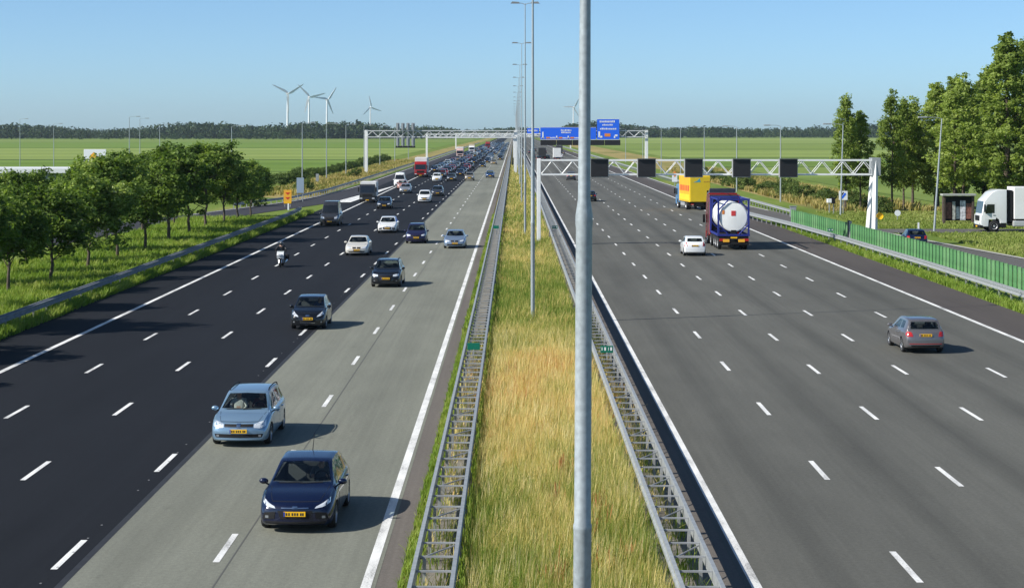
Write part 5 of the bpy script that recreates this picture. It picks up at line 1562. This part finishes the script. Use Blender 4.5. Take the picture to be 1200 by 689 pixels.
for i, (x, y, s_, lb, k) in enumerate([(40.0,231,1.02,'left poplar of the pair beside the gantry leg','poplar'),(42.2,233,.92,'shorter right poplar of the pair beside the gantry leg','poplar'),(46.6,236,1.05,'left poplar of the second pair','poplar'),(48.9,240,1.0,'right poplar of the second pair','poplar'),
        (52.0,226,1.12,'slender poplar behind the information shelter','poplar'),(54.3,231,1.18,'poplar left of the tall broad tree','poplar'),(57.2,222,1.03,'tall broad poplar above the white lorry cab','big'),(60.5,226,1.02,'tallest broad poplar at the right picture edge','big'),(50.6,243,1.0,'small poplar behind the second pair','poplar'),(53.0,240,.78,'broad tree between the shelter and the lorry','big'),(63.5,214,1.0,'broad poplar cut by the right picture edge','big'),(56.0,243,.82,'broad tree in the second rank behind the tall poplars','big'),(60.5,246,.84,'broad tree in the second rank near the right edge','big')]):
    w = (1.0 if x < 50 else 1.3) if k == 'poplar' else 1.2
    tree(k, i, (x, y, -.05), (s_*w, s_*w, s_), R(53*i), lb, GP, 'poplar_tree')
rb = random.Random(3)
def bush(x, y, s_, label, group):
    r = tag(empty('bush', (x, y, -.05), rb.uniform(0,6)), label, 'bush', group); r.scale = (s_, s_, s_*rb.uniform(.75,1.1))
    link('foliage', BUSH[rb.randrange(3)], r)
for i in range(26):
    y = 225+i*7.5+rb.uniform(-2,2); bush(np.interp(y,[225,300,430],[43,40,38.5])+rb.uniform(-1.5,1.5), y, rb.uniform(.9,1.6), 'green bush in the reedy hedge behind the right slip road', 'bushes of the right hedge')
for i in range(34):
    y = 262+i*11+rb.uniform(-3,3); bush(-42.5+rb.uniform(-1,1), y, rb.uniform(.8,1.5), 'dark bush in the ditch line along the left verge', 'bushes of the left ditch line')
for x, y, lb in [(-33.5,246,'bush behind the orange board'),(-36,252,'tall bush left of the orange board'),(-33,300,'lone dark bush on the left straw verge'),(-32.5,390,'bush near the foot of the far gantry')]:
    bush(x, y, 1.25, lb, 'single bushes on the left verge')

# grass ---------------------------------------------------------------------------
def grass(name, boxes, mat_, label, h=(.3,.7), w=(.012,.025), lean=.35, wind=(.10,0), xf=None, seed=1, seedhead=0.0):
    """boxes: (x0,x1,y0,y1,density,widthscale)"""
    rg = np.random.default_rng(seed); Vs = []; As = []
    for x0, x1, y0, y1, den, ws in boxes:
        n = int((x1-x0)*(y1-y0)*den)
        # tufts
        nt = max(1, n//7); tx = rg.uniform(x0,x1,nt); ty = rg.uniform(y0,y1,nt)
        k = rg.integers(0, nt, n)
        x = np.clip(tx[k]+rg.normal(0,.10,n), x0, x1); y = ty[k]+rg.normal(0,.10,n)
        if xf is not None: x = x + xf(y)
        H = rg.uniform(h[0],h[1],n)*np.repeat(1,n)*(.8+.4*rg.random(nt)[k]); W = rg.uniform(w[0],w[1],n)*ws
        a = rg.uniform(0,6.283,n); la = rg.uniform(0,6.283,n); ll = np.abs(rg.normal(0,lean,n))*H
        dx, dy = np.cos(a)*W, np.sin(a)*W
        lx, ly = np.cos(la)*ll+wind[0]*H, np.sin(la)*ll+wind[1]*H
        z0 = np.full(n, -.04)
        p0 = np.stack([x-dx, y-dy, z0], 1); p1 = np.stack([x+dx, y+dy, z0], 1)
        m0 = np.stack([x-dx*.8+lx*.35, y-dy*.8+ly*.35, H*.6], 1); m1 = np.stack([x+dx*.8+lx*.35, y+dy*.8+ly*.35, H*.6], 1)
        q0 = np.stack([x+lx-dx*.25, y+ly-dy*.25, H], 1); q1 = np.stack([x+lx+dx*.25, y+ly+dy*.25, H], 1)
        Vs.append(np.stack([p0,p1,m1,m0,q1,q0], 1).reshape(-1,3)); As.append(np.repeat(rg.random(n), 6))
    V = np.concatenate(Vs); A = np.concatenate(As); n = len(V)//6
    b = np.arange(n)[:,None]*6
    F = np.concatenate([b+np.array([[0,1,2,3]]), b+np.array([[3,2,4,5]])], 0)
    o = link(name, quads_mesh(name, V, F, mat_, A)); tag(o, label, 'grass', kind='stuff'); return o

L_median = leaf_mat('median_grass', [(.26,(.14,.22,.03)),(.40,(.32,.35,.08)),(.52,(.62,.50,.18)),(.70,(.82,.66,.30)),(.90,(.55,.24,.09))], .45, .35, (1,.4,1), vary=.5,
    along=(30, 230, [(0,.34),(.06,.38),(.10,.46),(.16,.58),(.24,.60),(.28,.40),(.40,.32),(.48,.34),(.54,.52),(.62,.36),(.72,.52),(.85,.38),(1,.46)]))
L_green = leaf_mat('verge_grass', [(.25,(.12,.21,.022)),(.5,(.21,.31,.04)),(.75,(.34,.38,.09))], .30, .35, (1,.5,1))
L_bank = leaf_mat('mown_bank_grass', [(.25,(.15,.21,.03)),(.5,(.23,.29,.06)),(.75,(.36,.37,.13))], .16, .3, (1,.5,1))
L_strawg = leaf_mat('straw_grass', [(.3,(.16,.19,.04)),(.5,(.36,.30,.10)),(.75,(.48,.38,.16))], .10, .3, (1,.3,1))
grass('grass', [(-1.0,3.05,30,58,620,.8),(-1.0,3.05,58,90,420,1.0),(-1.0,3.05,90,150,170,1.6),(-1.0,3.05,150,260,45,3.2),(-1.0,3.05,260,520,14,6)], L_median, 'tall straw-coloured grass growing in the median', (.35,.75), (.004,.009), .22, (.05,0), seed=1)
L_dock = leaf_mat('dock_stems', [(.3,(.30,.13,.05)),(.6,(.45,.17,.07)),(.8,(.40,.26,.10))], .8, .2)
L_seed = leaf_mat('seed_heads', [(.3,(.60,.48,.20)),(.6,(.80,.68,.36)),(.8,(.86,.76,.48))], .8, .3)
rgd = np.random.default_rng(21)
for i in range(16):
    dx, dy = rgd.uniform(-.5,2.6), rgd.choice([rgd.uniform(36,52), rgd.uniform(52,120)])
    grass('dock_weeds', [(dx-.35,dx+.35,dy-.7,dy+.7,26,1.4)], L_dock, 'reddish dock weeds scattered through the median grass', (.4,.8), (.008,.016), .12, (.03,0), seed=40+i)
grass('grass', [(-.9,3.0,34,60,40,.9),(-.9,3.0,60,85,40,1.2)], L_seed, 'pale seed heads standing above the median grass', (.6,.95), (.003,.006), .14, (.06,0), seed=31)
grass('grass', [(-1.15,-.35,30,110,200,1.2),(-1.15,-.5,110,220,70,2)], L_green, 'green grass fringe right of the left median barrier', (.15,.45), (.008,.016), .4, seed=2)
grass('grass', [(-2.42,-2.05,28,90,420,1.0),(-2.45,-2.05,90,220,150,2)], L_green, 'short green fringe left of the left median barrier', (.08,.22), (.006,.014), .5, seed=3)
grass('grass', [(-2.0,-1.2,30,90,40,1.2),(3.2,4.0,30,100,45,1.2)], L_median, 'sparse weeds growing through the median barriers', (.15,.55), (.006,.012), .5, seed=4)
grass('grass', [(-24.3,-23.55,70,225,170,1.6)], L_green, 'green fringe in front of the left roadside barrier', (.2,.55), (.008,.018), .5, seed=5)
grass('grass', [(-36,-24.5,80,130,75,1.5),(-36,-24.5,130,210,42,2.2)], L_green, 'long green grass under the row of round trees', (.2,.5), (.010,.02), .5, seed=6)
grass('grass', [(26.75,27.9,85,200,130,1.6)], L_green, 'green fringe in front of the right crash barrier', (.10,.34), (.008,.018), .6, seed=7)
grass('grass', [(38.5,56,95,181,40,2.0),(36,70,189,228,34,2.4)], L_bank, 'grass banks around the service road on the right', (.08,.22), (.010,.022), .5, seed=8)
grass('grass', [(-39,-29.6,285,620,7,6)], L_strawg, 'straw-coloured grass on the far left verge', (.3,.8), (.012,.02), .4, seed=9)
grass('grass', [(37.5,51,228,480,7,5)], L_strawg, 'straw-coloured grass on the far right verge', (.3,.8), (.012,.02), .4, seed=10)

# far woods -------------------------------------------------------------------------
def wood(name, segs, label, seed):
    """segs: (x0,x1,y0,y1,number,hmin,hmax)"""
    rg = np.random.default_rng(seed); Cs = []; Ns = []; Ss = []; av = []
    for x0, x1, y0, y1, n, h0, h1 in segs:
        for _ in range(n):
            x, y = rg.uniform(x0,x1), rg.uniform(y0,y1); H = rg.uniform(h0,h1)*(1+.30*math.sin(x*.021+seed)*math.sin(x*.0067+2*seed)); rd_ = H*rg.uniform(.34,.55); m = 46
            d = rg.normal(size=(m,3)); d /= np.linalg.norm(d, axis=1, keepdims=True)
            c = np.array([x,y,H*.5]) + d*np.array([rd_,rd_,H*.5])*rg.uniform(.6,1,(m,1))
            Cs.append(c); N = d+rg.normal(size=(m,3))*.5; Ns.append(N/np.linalg.norm(N,axis=1,keepdims=True)); Ss.append(np.full(m, H*.11)); av.append(np.full(m, rg.random()))
    C = np.concatenate(Cs); N = np.concatenate(Ns); S = np.concatenate(Ss)[:,None]
    V, F, a = leaf_quads(C, N, S, rg)
    a = a*.4+np.repeat(np.concatenate(av), 4)*.6
    o = link(name, quads_mesh(name, V, F, L_wood, a)); tag(o, label, 'wood', kind='stuff')
wood('far_wood', [(-900,-80,2560,2720,800,13,20),(-900,-80,2560,2640,500,7,14),(-330,-100,2560,2700,120,17,24),(-80,20,2700,2900,80,10,14)], 'dark belt of trees along the horizon on the left', 1)
wood('far_wood', [(75,330,2950,3150,300,14,21),(330,1100,3000,3250,700,12,19),(75,1100,2950,3000,400,7,13)], 'dark belt of trees along the horizon on the right', 2)
wood('far_wood', [(-1500,1700,4300,4600,1100,12,21)], 'faint farthest trees along the whole horizon', 3)
wood('far_wood', [(-900,-370,2100,2250,40,8,12),(-420,-230,2300,2340,50,7,10)], 'low tree clumps before the left wood', 4)

# ------------------------------------------------------------------ wind turbines
M_turb = mat('turbine_white', (.80,.81,.82), .4)
def turbine(px, py, phase, yaw, label, blade=37.0):
    D = 2241*76/(154.5-py); x = (px-602.5)/2241*D
    r = tag(empty('wind_turbine', (x, D, 0)), label, 'wind turbine', 'wind turbines on the horizon')
    t = MB(); t.lathe([(-1,2.6),(20,2.3),(84,1.5),(84.1,.01)], 'z', 18); t.build('tower', M_turb, r, smooth=40)
    n = MB(); n.bbox(-1.9,1.9,-4.5,6.5,83.8,87.4,.8); nc = n.build('nacelle', mat('nacelle_grey', (.35,.36,.37), .5), r, smooth=50)
    nc.rotation_euler = (0,0,yaw)
    h = MB(); h.lathe([(-7.6,.05),(-7.2,.9),(-6.2,1.6),(-4.5,1.8)], 'y', 16, (0,0,0)); hb = h.build('hub', M_turb, r, smooth=50, loc=(0,0,85.6))
    hb.rotation_euler = (0,0,yaw)
    b = MB(); st = [(1.2,1.2,1.1),(4,2.4,.8),(9,3.0,.6),(20,2.2,.45),(32,1.4,.3),(blade,.5,.1)]
    v = []
    for z, c, th in st: v += [(-c*.35,-5.8-th,z),(c*.65*.5,-5.8-th*.6,z),(c*1.3,-5.8,z),(c*.65*.5,-5.8+th*.6,z),(-c*.35,-5.8+th,z)]
    b.add(v, [(i*5+k, i*5+(k+1)%5, (i+1)*5+(k+1)%5, (i+1)*5+k) for i in range(len(st)-1) for k in range(5)] + [tuple(range(5)), tuple(range(25,30))])
    bm_ = b.mesh('blade', M_turb, 60)
    for k in range(3):
        o = link('blade', bm_, r, (0,0,85.6)); o.rotation_mode = 'QUATERNION'
        o.rotation_quaternion = Matrix.Rotation(yaw,3,'Z').to_quaternion() @ Matrix.Rotation(math.radians(90)-phase-k*2.0944,3,'Y').to_quaternion()
for px, py, ph, yw, lb in [(337,110,32,.35,'leftmost wind turbine on the horizon'),(362,114,14,.3,'second wind turbine from the left, partly behind its neighbour'),(383,117,53,.6,'third wind turbine from the left with a blade pointing up right'),(434,126,102,.5,'fourth wind turbine, smaller, left of the far gantry'),(672,126,60,.3,'wind turbine above the blue signs beside the foreground pole')]:
    turbine(px, py, R(ph), yw, lb)

# ------------------------------------------------------------------ service area buildings, far roofs
b = tag(empty('service_station', (-66, 252, 0)), 'flat-roofed grey service station with white fascia behind the left trees', 'building')
MB().bbox(-14,11,0,9,-.2,4.1,.03).build('wall', mat('grey_cladding', (.22,.24,.27), .6, noise=.1, nscale=1), b)
MB().bbox(-14.8,11.8,-.9,9.8,4.1,4.75,.03).build('roof', mat('white_fascia', (.72,.73,.73), .5), b)
for x in np.arange(-12,10,3.0):
    w_ = MB().box(x,x+2.3,-.06,-.01,.9,3.1).build('window', M_glassd, b); MB().box(x-.06,x+2.36,-.09,-.065,.82,.9).build('sill', M_steel, w_)
t = tag(empty('totem_sign', (-54.8, 250, 0)), 'white service station sign with orange field above the round trees', 'sign')
for x in (-1.2,1.2): MB().box(x-.08,x+.08,.05,.2,-.1,7.0).build('post', M_steel, t)
MB().bbox(-1.45,1.45,-.1,.05,5.65,7.25,.03).build('panel', M_sw, t)
MB().prism([(-.75,5.7),(.95,5.7),(.95,6.1),(.2,6.35),(-.1,6.9),(-.6,6.5)], -.12, -.105, 'y').build('orange_field', M_so, t)
# ------------------------------------------------------------------ haze: even thin air round everything
HAZE = 0.00004
if HAZE:
    hz = MB().box(-9000, 9000, -200, 9500, -1.3, 135).build('haze', None)
    hm = bpy.data.materials.new('haze_air'); hm.use_nodes = True
    nt = hm.node_tree; nt.nodes.clear()
    pv = nt.nodes.new('ShaderNodeVolumePrincipled'); pv.inputs['Color'].default_value = (.72,.88,1.0,1); pv.inputs['Density'].default_value = HAZE
    pv.inputs['Anisotropy'].default_value = .2
    oo = nt.nodes.new('ShaderNodeOutputMaterial'); nt.links.new(pv.outputs[0], oo.inputs['Volume'])
    hz.data.materials.clear(); hz.data.materials.append(hm)
    tag(hz, 'thin pale haze filling the air over the whole plain', 'haze', kind='stuff')
